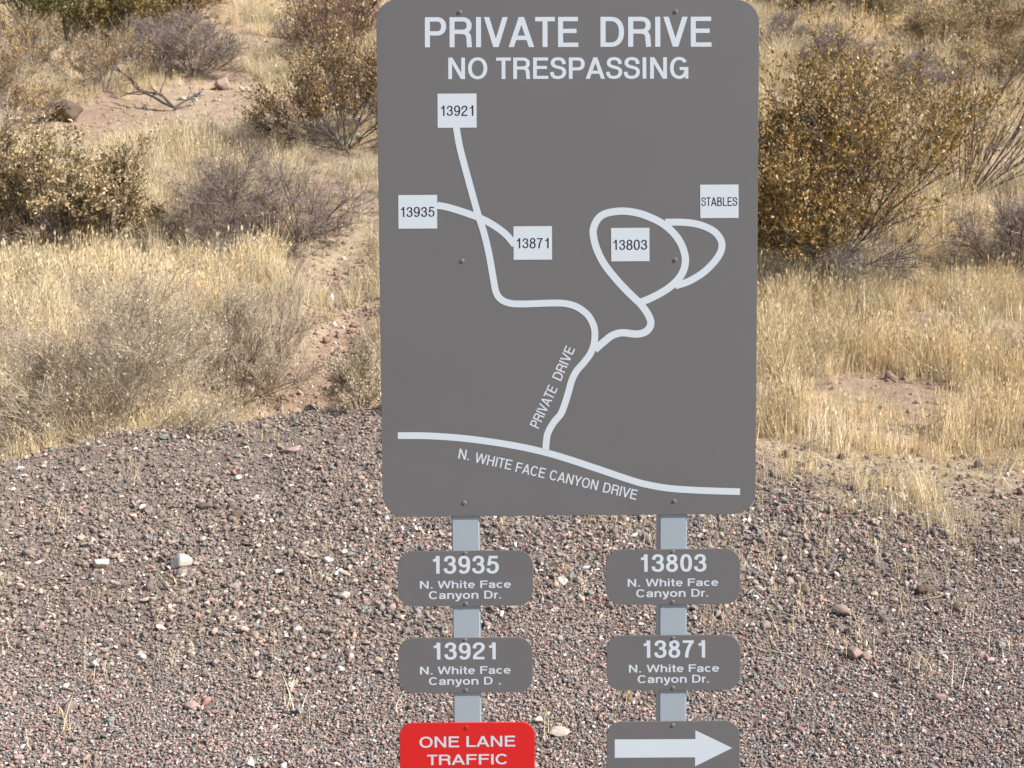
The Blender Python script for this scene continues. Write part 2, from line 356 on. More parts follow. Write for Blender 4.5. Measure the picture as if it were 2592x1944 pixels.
for nm, sel, mt, lab in (('pea_gravel', isp, 'pebble', 'mixed pink, green grey and brown pea gravel nearest the camera'), ('mound_gravel', ~isp, 'pebble_mound', 'brown and grey gravel covering the low mound')):
    xx, yy, sz = x[sel], y[sel], size[sel]; n_ = len(xx)
    scatter(nm, settle(xx, yy, sz*pr.uniform(0.0, 0.95, n_)), np.stack([pr.uniform(-0.6, 0.6, n_), pr.uniform(-0.6, 0.6, n_), pr.uniform(0, 6.28, n_)], 1),
            np.repeat(sz[:, None], 3, 1)*pr.uniform(0.6, 1.35, (n_, 3)), pr.integers(0, 12, n_), src_collection(nm+'_kinds', [mesh_np('gravel_stone', P, IF2, M[mt]) for P in peb_shapes]), label=lab, cat='gravel')
x, y = pts_in_view(80000, 3.55, 8.0, 0.35, pr); D = y-CAM[1]
cz = 1-pea(x, y)
keep = pr.random(len(x)) < gravel_mask(x, y)*(0.02+0.55*cz*sstep(-0.35, 0.3, fbm(x+5, y, 1.1, 3)))
x, y = x[keep], y[keep]; size = np.clip(pr.lognormal(-4.85, 0.5, len(x)), 0.004, 0.034)
scatter('clod_cover', settle(x, y, size*0.2), pr.uniform(0, 6.28, (len(x), 3)), np.repeat(size[:, None], 3, 1), pr.integers(0, 6, len(x)),
        src_collection('clod_kinds', clods), label='dark brown dirt clods among the gravel of the mound', cat='soil')
BARE = [(135, 268, 1.3, 1.1), (480, 205, 0.8, 0.7), (755, 560, 0.35, 0.8), (500, 525, 0.55, 0.35), (740, 470, 0.55, 1.1), (720, 620, 0.4, 0.6), (700, 760, 0.45, 0.5), (400, 262, 1.3, 0.8), (430, 235, 1.0, 0.6), (1790, 725, 0.5, 0.35),
        (560, 860, 0.5, 0.4), (1850, 1010, 0.5, 0.25), (760, 330, 1.2, 0.8), (600, 95, 1.2, 0.7)]
BAREP = [(at(a, b), rx, ry) for a, b, rx, ry in BARE]
# rubble on the hillside where the soil shows
x, y = pts_in_view(60000, 6.0, 27, 1.0, pr, 1.4); D = y-CAM[1]
gully = np.exp(-((x+1.75+0.18*np.sin(y*1.3))/0.55)**2)*sstep(7.5, 9, D)*(1-sstep(14, 17, D))
bare = sstep(0.12, 0.4, fbm(x+9, y+3, 0.45, 3))
for p, rx, ry in BAREP: bare = np.maximum(bare, 1.3*np.exp(-(((x-p[0])/rx)**2+((y-p[1])/ry)**2)))
bare = np.maximum(bare, 0.55*sstep(0.3, 1.0, x)*(1-sstep(10, 12, D)))
keep = (pr.random(len(x)) < 0.10+0.6*bare+1.0*gully) & (gravel_mask(x, y) < 0.9)
x, y = x[keep], y[keep]; size = np.clip(pr.lognormal(-4.5, 0.6, len(x)), 0.006, 0.07)
scatter('hillside_rubble', settle(x, y, size*0.15), pr.uniform(0, 6.28, (len(x), 3)), np.repeat(size[:, None], 3, 1), pr.integers(0, 8, len(x)),
        src_collection('rubble_kinds', rub), label='small pinkish stones strewn over the bare soil of the slope', cat='rubble')

gx = pr.uniform(-3.0, -0.7, 16000); gy = pr.uniform(5.2, 12.5, 16000); gD = gy-CAM[1]
gw = np.exp(-((gx+1.75+0.18*np.sin(gy*1.3))/0.5)**2)*(1-sstep(12, 15, gD))*(gD > crest(gx)+0.25)*sstep(-0.5, 0.2, fbm(gx, gy, 2.2, 3))
ok = pr.random(16000) < gw; gx, gy = gx[ok], gy[ok]; size = np.clip(pr.lognormal(-4.45, 0.6, len(gx)), 0.006, 0.075)
scatter('gully_rubble', settle(gx, gy, size*0.2), pr.uniform(0, 6.28, (len(gx), 3)), np.repeat(size[:, None], 3, 1)*pr.uniform(0.6, 1.3, (len(gx), 3)), pr.integers(0, 8, len(gx)),
        src_collection('gully_kinds', rub), label='pinkish stones filling the washed out gully left of the sign', cat='rubble')
# ------------------------------------------------------------------ grass
def blade_tuft(r, n, h0, h1, rad, width, lean, seed_p=0.3, mat=None, K=4, curl=0.25):
    Vs, Fs = [], []; c = 0
    for b in range(n):
        a = r.uniform(0, 6.28); rr = rad*math.sqrt(r.random()); h = r.uniform(h0, h1)
        p = np.array([rr*math.cos(a), rr*math.sin(a), -0.01]); az = r.uniform(0, 6.28)
        ln = abs(r.normal(0, lean)); d = np.array([math.cos(az)*math.sin(ln), math.sin(az)*math.sin(ln), math.cos(ln)])
        side = np.cross(d, r.normal(size=3)); side /= np.linalg.norm(side)+1e-9
        bend = np.array([math.cos(az), math.sin(az), -0.3])*r.uniform(0, curl)
        pts = []
        for k in range(K):
            pts.append(p.copy()); dd = d+bend*(k/K)**1.5*1.6; dd /= np.linalg.norm(dd); p = p+dd*h/(K-1)
        seed = r.random() < seed_p
        for k, q in enumerate(pts):
            t = k/(K-1); wd = width*(1-0.75*t)
            if seed and k == K-1: wd = width*0.15
            Vs += [q-side*wd/2, q+side*wd/2]
        for k in range(K-1): Fs.append([c+2*k, c+2*k+1, c+2*k+3, c+2*k+2])
        c += 2*K
        if seed:                                # a seed head: a slim double wedge
            e = pts[-1]; dd = (pts[-1]-pts[-2]); dd /= np.linalg.norm(dd); L = r.uniform(0.018, 0.04); ww = L*0.16
            s2 = np.cross(dd, side)
            for s_ in (side, s2):
                Vs += [e-dd*L*0.5, e+s_*ww, e+dd*L*0.6, e-s_*ww]; Fs.append([c, c+1, c+2, c+3]); c += 4
    return mesh_np('grass_tuft', np.array(Vs), np.array(Fs), mat)
gr = np.random.default_rng(21)
tufts = []
for k in range(6): tufts.append(blade_tuft(gr, 26, 0.09, 0.27, 0.085, 0.0046, 0.15, 0.45, M['grass']))
for k in range(4): tufts.append(blade_tuft(gr, 32, 0.15, 0.36, 0.07, 0.005, 0.32, 0.35, M['grass'], 5, 0.5))
for k in range(3): tufts.append(blade_tuft(gr, 30, 0.05, 0.14, 0.10, 0.0036, 0.8, 0.1, M['grass']))          # flattened thatch
for k in range(3): tufts.append(blade_tuft(gr, 60, 0.20, 0.42, 0.10, 0.0048, 0.5, 0.2, M['hay'], 6, 0.9))    # pale bunch grass
TUFTS = src_collection('tuft_kinds', tufts)
FULLP = [(at(a, b), rx, ry) for a, b, rx, ry in ((1960, 480, 1.2, 1.0), (2100, 520, 1.0, 1.0), (330, 350, 1.6, 1.2), (150, 620, 1.4, 0.9), (1900, 250, 1.6, 1.6), (1700, 900, 0.5, 0.3), (1950, 790, 0.9, 0.28), (2180, 830, 0.5, 0.35), (1800, 780, 0.4, 0.2))]
def grass_density(x, y):
    D = y-CAM[1]; g = 1-gravel_mask(x, y)
    d = g*np.clip(0.60-0.52*sstep(0.3, 1.2, x)*(1-sstep(9.0, 11.0, D))+1.5*fbm(x, y, 0.8, 4)+1.9*fbm(x+40, y, 2.6, 3), 0.03, 1)
    d = d*(1-0.62*np.exp(-((x+1.75+0.18*np.sin(y*1.3))/0.42)**2)*sstep(7.5, 9, D)*(1-sstep(14, 17, D)))
    for p, rx, ry in FULLP: d = np.clip(d+0.7*np.exp(-(((x-p[0])/rx)**2+((y-p[1])/ry)**2)), 0, 1)
    for p, rx, ry in BAREP: d = d*(1-0.9*np.exp(-(((x-p[0])/rx)**2+((y-p[1])/ry)**2)))
    return d
def grass_batch(n, d0, d1, sc, r, name, label):
    x, y = pts_in_view(n, d0, d1, 0.9, r); D = y-CAM[1]
    keep = r.random(len(x)) < grass_density(x, y)
    x, y = x[keep], y[keep]; D = y-CAM[1]
    kind = fbm(x+3, y+71, 0.5, 3)+r.normal(0, 0.22, len(x))
    idx = np.where(kind < 0.10, r.integers(0, 6, len(x)), r.integers(6, 10, len(x)))
    idx = np.where(r.random(len(x)) < 0.30, r.integers(10, 13, len(x)), idx)
    hay = (r.random(len(x)) < 0.10+0.55*sstep(0.15, 0.4, fbm(x+13, y-7, 0.6, 3))*(x < 1.6)); idx = np.where(hay & (D > 8.2), r.integers(13, 16, len(x)), idx)
    s = r.uniform(0.45, 1.25, len(x))*sc; s = np.where(idx >= 13, s*0.8, s); s = s*(0.6+0.5*grass_density(x, y))
    for q in BAREP[:2]: s = s*(1-0.6*np.exp(-(((x-q[0][0])/1.5)**2+((y-q[0][1])/1.5)**2)))
    s = s*(0.7+0.3*sstep(6.3, 7.6, D)); s = s*(1-0.38*(x < 0)*(1-sstep(0.6, 1.6, D-crest(x))))
    rot = np.stack([r.normal(0, 0.12, len(x)), r.normal(0, 0.12, len(x)), r.uniform(0, 6.28, len(x))], 1)
    scatter(name, settle(x, y, 0), rot, np.stack([s*1.05, s*1.05, s*r.uniform(0.85, 1.15, len(x))], 1), idx, TUFTS, label=label, cat='grass')
    print(name, len(x))
grass_batch(26000, 5.6, 13.0, 1.0, gr, 'dry_grass', 'dry straw coloured grass on the slope just beyond the gravel')
grass_batch(34000, 13.0, 33.0, 1.3, gr, 'hillside_grass', 'dry pale grass covering the upper hillside')
# thin straw on the gravel
x, y = pts_in_view(1500, 3.8, 7.9, 0.2, gr); keep = (gravel_mask(x, y) > 0.3) & (gr.random(len(x)) < 0.05+0.6*sstep(-0.6, 1.2, x)*sstep(-0.1, 0.5, fbm(x, y, 1.2, 3)+0.2*(y-CAM[1]-4.6)))
x, y = x[keep], y[keep]; sparse = [blade_tuft(gr, 7, 0.05, 0.15, 0.04, 0.0026, 0.3, 0.3, M['grass']) for _ in range(5)]
s = gr.uniform(0.6, 1.2, len(x)); scatter('sparse_grass', settle(x, y, 0), np.stack([0*x, 0*x, gr.uniform(0, 6.28, len(x))], 1), np.repeat(s[:, None], 3, 1), gr.integers(0, 5, len(x)),
        src_collection('sparse_kinds', sparse), label='thin dry grass blades growing through the gravel', cat='grass')
def straw(r):
    K = 5; p = np.array([-0.5, 0, 0.0]); Vs = []; z = 0
    for k in range(K):
        p = np.array([-0.5+k/(K-1), 0.05*math.sin(k*1.3+r.uniform(0, 2)), 0.05+0.05*r.random()]); Vs += [p+np.array([0, 0.011, 0]), p-np.array([0, 0.011, 0])]
    return mesh_np('straw', np.array(Vs), np.array([[2*k, 2*k+1, 2*k+3, 2*k+2] for k in range(K-1)]), M['hay'])
x, y = pts_in_view(9000, 3.8, 12, 0.2, gr); keep = gr.random(len(x)) < (0.07+0.30*sstep(-0.2, 1.2, x)*sstep(4.3, 5.5, y-CAM[1])+0.6*(1-gravel_mask(x, y))); x, y = x[keep], y[keep]
s = gr.uniform(0.05, 0.18, len(x))
scatter('straw_litter', settle(x, y, 0.006), np.stack([gr.normal(0, 0.1, len(x)), gr.normal(0, 0.16, len(x)), gr.uniform(0, 6.28, len(x))], 1), np.repeat(s[:, None], 3, 1), gr.integers(0, 4, len(x)),
        src_collection('straw_kinds', [straw(gr) for _ in range(4)]), label='loose straw stalks lying on the gravel', cat='straw')

# ------------------------------------------------------------------ shrubs
def unit(v): return v/(np.linalg.norm(v, axis=-1, keepdims=True)+1e-9)
def grow(r, start, d, L, K, wig, lift):
    """polylines from start points along directions; returns (n,K,3)"""
    n = len(start); P = np.zeros((n, K, 3)); P[:, 0] = start; d = unit(d)
    for k in range(1, K):
        d = unit(d+r.normal(0, wig, (n, 3))+np.array([0, 0, lift])[None]/K)
        P[:, k] = P[:, k-1]+d*(L/(K-1))[:, None]
    return P
def tubes(P, r0, r1, sides=3):
    n, K, _ = P.shape
    T = np.zeros_like(P); T[:, :-1] = P[:, 1:]-P[:, :-1]; T[:, -1] = T[:, -2]; T = unit(T)
    ref = np.where(np.abs(T[..., 2:3]) > 0.9, np.array([1., 0, 0]), np.array([0, 0, 1.]))
    A = unit(np.cross(T, ref)); B = np.cross(T, A)
    t = np.linspace(0, 1, K)[None, :, None]; R = r0[:, None, None]*(1-t)+r1[:, None, None]*t
    V = np.stack([P+R*(A*math.cos(q)+B*math.sin(q)) for q in np.arange(sides)*2*math.pi/sides], 2)   # n,K,s,3
    base = np.arange(n*K*sides).reshape(n, K, sides); F = []
    for s in range(sides):
        s2 = (s+1) % sides
        F.append(np.stack([base[:, :-1, s], base[:, :-1, s2], base[:, 1:, s2], base[:, 1:, s]], -1).reshape(-1, 4))
    return V.reshape(-1, 3), np.concatenate(F)
def children(r, P, L, n, ratio, spread, t0=0.2, t1=0.98, up=0.15, K=4, wig=0.12, lift=0.1):
    m, KK, _ = P.shape; par = r.integers(0, m, n); t = r.uniform(t0, t1, n)*(KK-1); k = np.minimum(t.astype(int), KK-2); f = (t-k)[:, None]
    s = P[par, k]*(1-f)+P[par, k+1]*f; d = unit(P[par, k+1]-P[par, k])
    rd = unit(r.normal(size=(n, 3))); d2 = unit(d*(1-spread)+rd*spread+np.array([0, 0, up]))
    Lc = L[par]*ratio*r.uniform(0.55, 1.2, n)*(1.15-0.5*t/(KK-1))
    return grow(r, s, d2, Lc, K, wig, lift), Lc
def leaves(r, P, n, size, ar=0.45, upright=0.5, t0=0.25):
    m, KK, _ = P.shape; par = r.integers(0, m, n); t = r.uniform(t0, 1.0, n)*(KK-1); k = np.minimum(t.astype(int), KK-2); f = (t-k)[:, None]
    s = P[par, k]*(1-f)+P[par, k+1]*f; d = unit(P[par, k+1]-P[par, k])
    ax = unit(d*0.5+r.normal(0, 0.6, (n, 3))+np.array([0, 0, upright])); sd = unit(np.cross(ax, r.normal(size=(n, 3)))); nn = np.cross(ax, sd)
    L = (size*r.uniform(0.6, 1.25, n))[:, None]; W = L*ar/2
    a = s; b = s+ax*L*0.45+sd*W+nn*W*0.35; c = s+ax*L; e = s+ax*L*0.45-sd*W+nn*W*0.35
    V = np.stack([a, b, c, e], 1).reshape(-1, 3); i = np.arange(n)*4
    return V, np.concatenate([np.stack([i, i+1, i+2], 1), np.stack([i, i+2, i+3], 1)])
def shrub_meshes(seed, w_, h, n0=12, n1=60, n2=420, n3=2200, lv=0, lsize=0.028, lo=20, hi=88, stem_r=0.009, twig_r=0.0016,
                 spread=0.34, up=0.12, lift=0.35, wig=0.09, stem='bark', twig='twig_grey', leaf=None, r2=0.42, r3=0.36, ar=0.45, upright=0.5, skew=0.0, t1=0.25, floor=0.0):
    r = np.random.default_rng(seed); rx = w_/2
    az = np.linspace(0, 2*math.pi, n0, endpoint=False)+r.uniform(-0.3, 0.3, n0); el = np.radians(r.uniform(lo, hi, n0))
    d = np.stack([np.cos(az)*np.cos(el), np.sin(az)*np.cos(el), np.sin(el)], 1)
    L = 1/np.sqrt((np.cos(el)/rx)**2+(np.sin(el)/h)**2)*r.uniform(0.62, 0.92, n0)
    start = np.stack([np.cos(az), np.sin(az), np.zeros(n0)-0.02], 1)*np.array([0.05, 0.05, 1])
    if skew: d = unit(d+np.array([skew, 0, 0]))
    P0 = grow(r, start, d, L, 7, wig, lift*0.5)
    P1, L1 = children(r, P0, L, n1, 0.55, spread, t1, 0.95, up, 5, wig, lift)
    P2, L2 = children(r, P1, L1, n2, r2/0.55, spread*1.1, 0.15, 0.98, up, 4, wig*1.2, lift*0.6)
    P3, L3 = children(r, P2, L2, n3, r3/r2*1.05, spread*1.3, 0.1, 1.0, up, 3, wig*1.4, lift*0.4)
    rr = stem_r*r.uniform(0.6, 1.15, n0)
    S = [tubes(P0[k:k+1], rr[k:k+1], rr[k:k+1]*0.45, 5) for k in range(n0)]
    T1 = tubes(P1, np.full(n1, stem_r*0.42), np.full(n1, twig_r*1.2)); T2 = tubes(P2, np.full(n2, twig_r*1.5), np.full(n2, twig_r*0.8)); T3 = tubes(P3, np.full(n3, twig_r), np.full(n3, twig_r*0.5))
    def cat(ls):
        Vs, Fs, c = [], [], 0
        for a, b in ls: Vs.append(a); Fs.append(b+c); c += len(a)
        return np.concatenate(Vs), np.concatenate(Fs)
    out = {'stems': [mesh_np('stem', a, b, M[stem], True) for a, b in S]}
    a, b = cat([T1]); out['branch'] = mesh_np('branches', a, b, M[stem])
    a, b = cat([T2, T3]); out['twig'] = mesh_np('twigs', a, b, M[twig])
    if lv:
        a, b = leaves(r, P3, int(lv*0.8), lsize, ar, upright); a2, b2 = leaves(r, P2, lv-int(lv*0.8), lsize, ar, upright, 0.4)
        a, b = cat([(a, b), (a2, b2)])
        if floor:
            ok = a[b[:, 0], 2] > floor*h*(1+0.5*np.sin(3*a[b[:, 0], 0])+0.3*np.sin(11*a[b[:, 0], 0]+5*a[b[:, 0], 1])); b = b[ok]; u_, inv = np.unique(b, return_inverse=True); a = a[u_]; b = inv.reshape(b.shape)
        out['leaf'] = mesh_np('foliage', a, b, M[leaf])
    return out
def place_shrub(name, ms, p, rz, label, cat='shrub', group=None, s=1.0):
    e = empty(name, tuple(p), label, cat, group); e.rotation_euler = (0, 0, rz); e.scale = (s, s, s)
    for me in ms['stems']: link(bpy.data.objects.new('stem', me), e)
    tag(link(bpy.data.objects.new('branches', ms['branch']), e), kind='stuff')
    tag(link(bpy.data.objects.new('twigs', ms['twig']), e), kind='stuff')
    if 'leaf' in ms: tag(link(bpy.data.objects.new('foliage', ms['leaf']), e), kind='stuff')
    return e
def shrub(name, bx, by, wpx, hpx, label, cat='shrub', group=None, rz=0.0, dy=0.0, **kw):
    """base at the pixel (bx, by); width and height given in pixels there"""
    p = at(bx, by)
    if dy: p = np.array([p[0], p[1]+dy, float(height(p[0], p[1]+dy))])
    return place_shrub(name, shrub_meshes(w_=px2m(p, wpx), h=px2m(p, hpx), **kw), p, rz, label, cat, group)

JO = dict(n0=18, n1=150, n2=900, n3=3000, lv=20000, lsize=0.040, stem='bark', twig='bark', spread=0.42, ar=0.5, upright=0.5, stem_r=0.011, twig_r=0.0018, lift=0.2)
TW = dict(n0=20, n1=200, n2=1500, n3=6500, lo=2, spread=0.5, twig='twig_grey', stem='bark', twig_r=0.0017, lift=0.1, up=0.05, stem_r=0.008)
# right of the sign
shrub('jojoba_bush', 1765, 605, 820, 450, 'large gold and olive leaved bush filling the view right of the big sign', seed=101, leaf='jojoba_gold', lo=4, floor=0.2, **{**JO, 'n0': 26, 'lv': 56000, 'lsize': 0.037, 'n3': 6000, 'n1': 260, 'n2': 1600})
shrub('bare_shrub', 2085, 425, 460, 400, 'leafless shrub with long dark arching stems at the upper right', seed=102, n0=26, n1=80, n2=220, n3=500, lo=25, hi=80, stem='bark', twig='bark',
      stem_r=0.010, twig_r=0.003, spread=0.18, lift=0.15, skew=0.5)
shrub('twig_bush', 2190, 600, 420, 260, 'grey purple leafless twig bush at the right edge below the arching stems', seed=103, **TW)
shrub('twig_bush', 2205, 800, 150, 120, 'small grey twig bush cut by the right edge above the grass slope', seed=104, **{**TW, 'n0': 10, 'n1': 60, 'n2': 360, 'n3': 1300})
shrub('twig_bush', 1870, 650, 330, 140, 'low pale bare twigs under the large gold leaved bush', seed=105, n0=14, n1=90, n2=400, n3=1300, lo=4, twig='bark_pale', stem='bark_pale', spread=0.45, twig_r=0.0018)
# left of the sign
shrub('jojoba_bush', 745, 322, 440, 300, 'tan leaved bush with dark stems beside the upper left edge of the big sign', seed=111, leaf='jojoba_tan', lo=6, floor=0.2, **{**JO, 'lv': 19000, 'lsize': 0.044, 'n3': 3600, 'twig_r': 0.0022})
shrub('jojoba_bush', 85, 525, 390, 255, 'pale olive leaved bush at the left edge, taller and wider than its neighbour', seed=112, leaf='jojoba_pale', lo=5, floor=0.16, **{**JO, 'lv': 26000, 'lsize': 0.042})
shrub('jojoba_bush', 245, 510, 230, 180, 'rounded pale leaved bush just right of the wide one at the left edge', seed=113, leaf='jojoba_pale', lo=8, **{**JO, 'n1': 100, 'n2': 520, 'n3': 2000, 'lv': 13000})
shrub('twig_bush', 485, 545, 330, 250, 'dense grey purple leafless bush standing left of the stony gully', seed=114, **{**TW, 'n3': 8500, 'n2': 1800})
shrub('twig_bush', 650, 520, 300, 215, 'lighter open twig bush leaning right beside the dense purple one', seed=115, **{**TW, 'n1': 130, 'n2': 800, 'n3': 3600, 'lo': 10, 'skew': 0.2})
shrub('leaflet_bush', 150, 965, 600, 390, 'wide fine twigged bush with cream leaflets at the lower left behind the gravel mound', seed=116, n0=34, n1=300, n2=2200, n3=9000, lo=12, spread=0.36,
      twig='twig_tan', stem='twig_tan', stem_r=0.0042, twig_r=0.0011, lv=15000, lsize=0.019, leaf='husk', ar=0.5, dy=0.6, up=0.05, lift=0.15)
shrub('leaflet_bush', 505, 890, 340, 310, 'fine dark stemmed bush with cream leaflets left of the gully', seed=117, n0=18, n1=150, n2=950, n3=3800, lo=20, spread=0.34, twig='twig_tan', stem='bark',
      stem_r=0.0045, twig_r=0.0011, lv=5200, lsize=0.018, leaf='husk', dy=0.15, lift=0.2)
shrub('leaflet_bush', 583, 826, 200, 250, 'narrow upright twig bush at the edge of the gully', seed=118, n0=16, n1=100, n2=560, n3=2000, lo=35, spread=0.3, twig='twig_tan', stem='bark', stem_r=0.0045, twig_r=0.0012, lv=1800, lsize=0.016, leaf='husk')
shrub('leaflet_bush', 330, 830, 280, 230, 'faint thin twig bush in the grass between the two larger leaflet bushes', seed=130, n0=14, n1=90, n2=500, n3=1800, lo=25, spread=0.34, twig='twig_tan', stem='twig_tan', stem_r=0.004, twig_r=0.0012, lv=1200, lsize=0.014, leaf='husk')
shrub('leaflet_bush', 775, 900, 230, 130, 'small golden leaved shrub on the mound top beside the left edge of the sign', seed=119, n0=16, n1=120, n2=700, n3=2200, lo=5, spread=0.4, twig='twig_tan', stem='bark',
      stem_r=0.004, twig_r=0.0011, lv=8000, lsize=0.017, leaf='husk', dy=0.25, lift=0.15)
# upper hillside
FJ = {**JO, 'twig_r': 0.003, 'n3': 2000, 'n2': 600, 'n1': 120, 'lsize': 0.055}
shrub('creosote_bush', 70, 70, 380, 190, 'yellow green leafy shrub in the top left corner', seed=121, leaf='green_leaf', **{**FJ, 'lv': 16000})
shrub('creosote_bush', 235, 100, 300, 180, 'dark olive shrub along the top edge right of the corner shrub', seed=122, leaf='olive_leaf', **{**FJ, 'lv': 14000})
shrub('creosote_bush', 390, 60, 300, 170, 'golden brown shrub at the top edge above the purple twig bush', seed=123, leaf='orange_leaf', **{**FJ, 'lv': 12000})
RU = dict(n0=26, n1=110, n2=420, n3=1100, lo=12, spread=0.34, lv=6000, lsize=0.036, leaf='orange_leaf', twig='bark_pale', stem='bark_pale', twig_r=0.0028, stem_r=0.007, lift=0.2)
shrub('rusty_shrub', 10, 275, 240, 170, 'rusty orange leaved shrub with pale bare stems at the left edge', seed=124, **RU)
shrub('rusty_shrub', 225, 195, 280, 120, 'mixed orange and grey shrub above the dark boulder', seed=125, **{**RU, 'lv': 5000})
shrub('rusty_shrub', 60, 165, 300, 120, 'grey stemmed rusty shrub below the yellow green corner shrub', seed=131, **{**RU, 'lv': 5500})
tw = shrub_meshes(seed=126, w_=1.9, h=1.25, **{**TW, 'n1': 160, 'n2': 1000, 'n3': 4200, 'twig_r': 0.003})
place_shrub('twig_bush', tw, at(420, 165), 0, 'purple grey twig bush above the fallen dead branch', s=1.0)
place_shrub('twig_bush', tw, at(325, 135), 1.7, 'smaller purple grey twig bush between the rusty shrubs and its larger neighbour', s=0.7)
tr = shrub_meshes(seed=127, w_=1.6, h=1.2, n0=26, n1=140, n2=800, n3=2600, lo=20, spread=0.32, twig='twig_red', stem='twig_red', twig_r=0.003, stem_r=0.006)
place_shrub('twig_bush', tr, at(750, 100), 0, 'reddish bare twig bush near the top edge left of the sign', s=1.2)
place_shrub('twig_bush', tr, at(690, 130), 2.1, 'grey red bare shrub behind the tan leaved bush')
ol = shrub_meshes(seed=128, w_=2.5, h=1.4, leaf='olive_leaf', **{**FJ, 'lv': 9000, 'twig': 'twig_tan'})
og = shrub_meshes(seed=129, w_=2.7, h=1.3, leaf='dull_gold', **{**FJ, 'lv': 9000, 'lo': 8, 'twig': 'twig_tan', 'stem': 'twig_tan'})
for (a, b, ms, rz, s, lab) in (
        (1745, 45, ol, 0.3, 0.6, 'grey olive shrub at the top edge just right of the big sign'),
        (1880, 60, ol, 1.9, 0.7, 'olive shrub at the top edge, second to the right of the sign'),
        (2010, 115, og, 0.9, 0.75, 'golden brown shrub at the top edge above the leafless arching stems'),
        (2140, 105, og, 2.5, 0.85, 'large golden shrub near the top right corner'),
        (2200, 200, og, 4.0, 0.8, 'golden brown shrub cut by the right edge below the corner'),
        (2140, 25, ol, 5.1, 1.1, 'dim olive shrub in the top right corner behind the golden ones'),
        (1960, 30, og, 3.3, 1.3, 'orange brown shrub highest on the slope right of the sign'),
        (1690, 20, og, 3.9, 1.0, 'small golden shrub peeping over the top right corner of the sign')):
    place_shrub('creosote_bush', ms, at(a, b), rz, lab, s=s)
for (a, b, rz, s, lab) in ((1800, 165, 0.4, 0.75, 'small twig bush in pale grass above the large gold leaved bush'), (1985, 235, 2.0, 0.75, 'thin grey twig bush between the golden shrubs and the large leafy bush'),
                           (1690, 110, 3.0, 0.6, 'twig bush half hidden by the upper right corner of the sign')):
    place_shrub('twig_bush', tw, at(a, b), rz, lab, s=s)

# a pale bunch grass clump at the right and tufts on the gravel
def clump(bx, by, hpx, n, lean, label, mat='hay', seed=1, rad=0.05, name='grass_clump', cat='grass clump', width=0.0032):
    p = at(bx, by); r = np.random.default_rng(seed); h = px2m(p, hpx)
    me = blade_tuft(r, n, h*0.45, h, rad, width, lean, 0.15, M[mat], 6, 0.9); o = link(bpy.data.objects.new(name, me)); o.location = tuple(p)
    return tag(o, label, cat)
clump(2130, 725, 110, 220, 0.5, 'pale bleached bunch grass clump near the right edge below the purple twig bush', seed=5, rad=0.12)
clump(2060, 690, 80, 120, 0.45, 'smaller pale bunch grass clump left of the bleached one by the right edge', seed=6, rad=0.09)
clump(8, 1262, 55, 60, 0.7, 'pale grass tuft on the gravel at the left edge', seed=7, rad=0.03, width=0.0022)
clump(690, 1262, 48, 26, 0.35, 'thin dry tuft on the gravel left of the topmost left plaque', 'grass', seed=8, rad=0.03, width=0.002)
clump(640, 1285, 50, 12, 0.3, 'upright straw stubble on the gravel above the pale curved stalk', 'hay', seed=9, rad=0.02, width=0.002)
clump(335, 1345, 60, 8, 0.35, 'sparse forked dry weed on the gravel below the white stone', 'grass', seed=10, rad=0.01, width=0.0018)
clump(478, 1350, 62, 9, 0.25, 'sparse upright dry weed on the gravel midway between white stone and plaques', 'grass', seed=11, rad=0.012, width=0.0018)
clump(185, 1450, 75, 9, 0.2, 'thin yellowish dry weed on the gravel lower left', 'hay', seed=12, rad=0.014, width=0.0018)
clump(1660, 1395, 50, 10, 0.2, 'thin dry stalks beside the right plaque for 13871', 'grass', seed=13, rad=0.02, width=0.0018)
clump(1790, 1180, 95, 24, 0.2, 'tall thin straw stalks at the gravel edge right of the sign', 'hay', seed=14, rad=0.05, width=0.0022)
clump(2035, 1130, 75, 60, 0.2, 'dense straw tuft at the foot of the grass slope', 'grass', seed=15, rad=0.06, width=0.0024)

# fallen dead branch and prickly pear
def dead_branch(bx, by, wpx, label, seed, rz):
    p = at(bx, by); r = np.random.default_rng(seed); L = px2m(p, wpx)
    e = empty('dead_branch', (p[0], p[1], p[2]+0.04), label, 'branch'); e.rotation_euler = (0, 0, rz)
    P0 = grow(r, np.array([[0, 0, 0.02], [0, 0, 0.02], [0, 0, 0.0]]), np.array([[-1, 0.1, 0.30], [-0.5, 0.0, 0.75], [0.6, 0.1, 0.25]]), np.array([L*0.95, L*0.7, L*0.4]), 8, 0.3, 0.15)
    for k in range(3):
        a, b = tubes(P0[k:k+1], np.array([0.026]), np.array([0.009]), 6); add_mesh('limb', a, b, M['bark'], e, True)
    P1, L1 = children(r, P0, np.array([L, L*0.7, L*0.5]), 20, 0.45, 0.5, 0.15, 0.95, 0.3, 6, 0.25, 0.2); 
    for k in range(20): a, b = tubes(P1[k:k+1], np.array([0.011]), np.array([0.003])); add_mesh('offshoot', a, b, M['bark'], e)
dead_branch(375, 240, 190, 'dark crooked dead branch lying on the upper left slope', 31, 0.1)
dead_branch(25, 640, 120, 'grey dead branch poking in at the left edge below the pale bush', 33, 2.6)
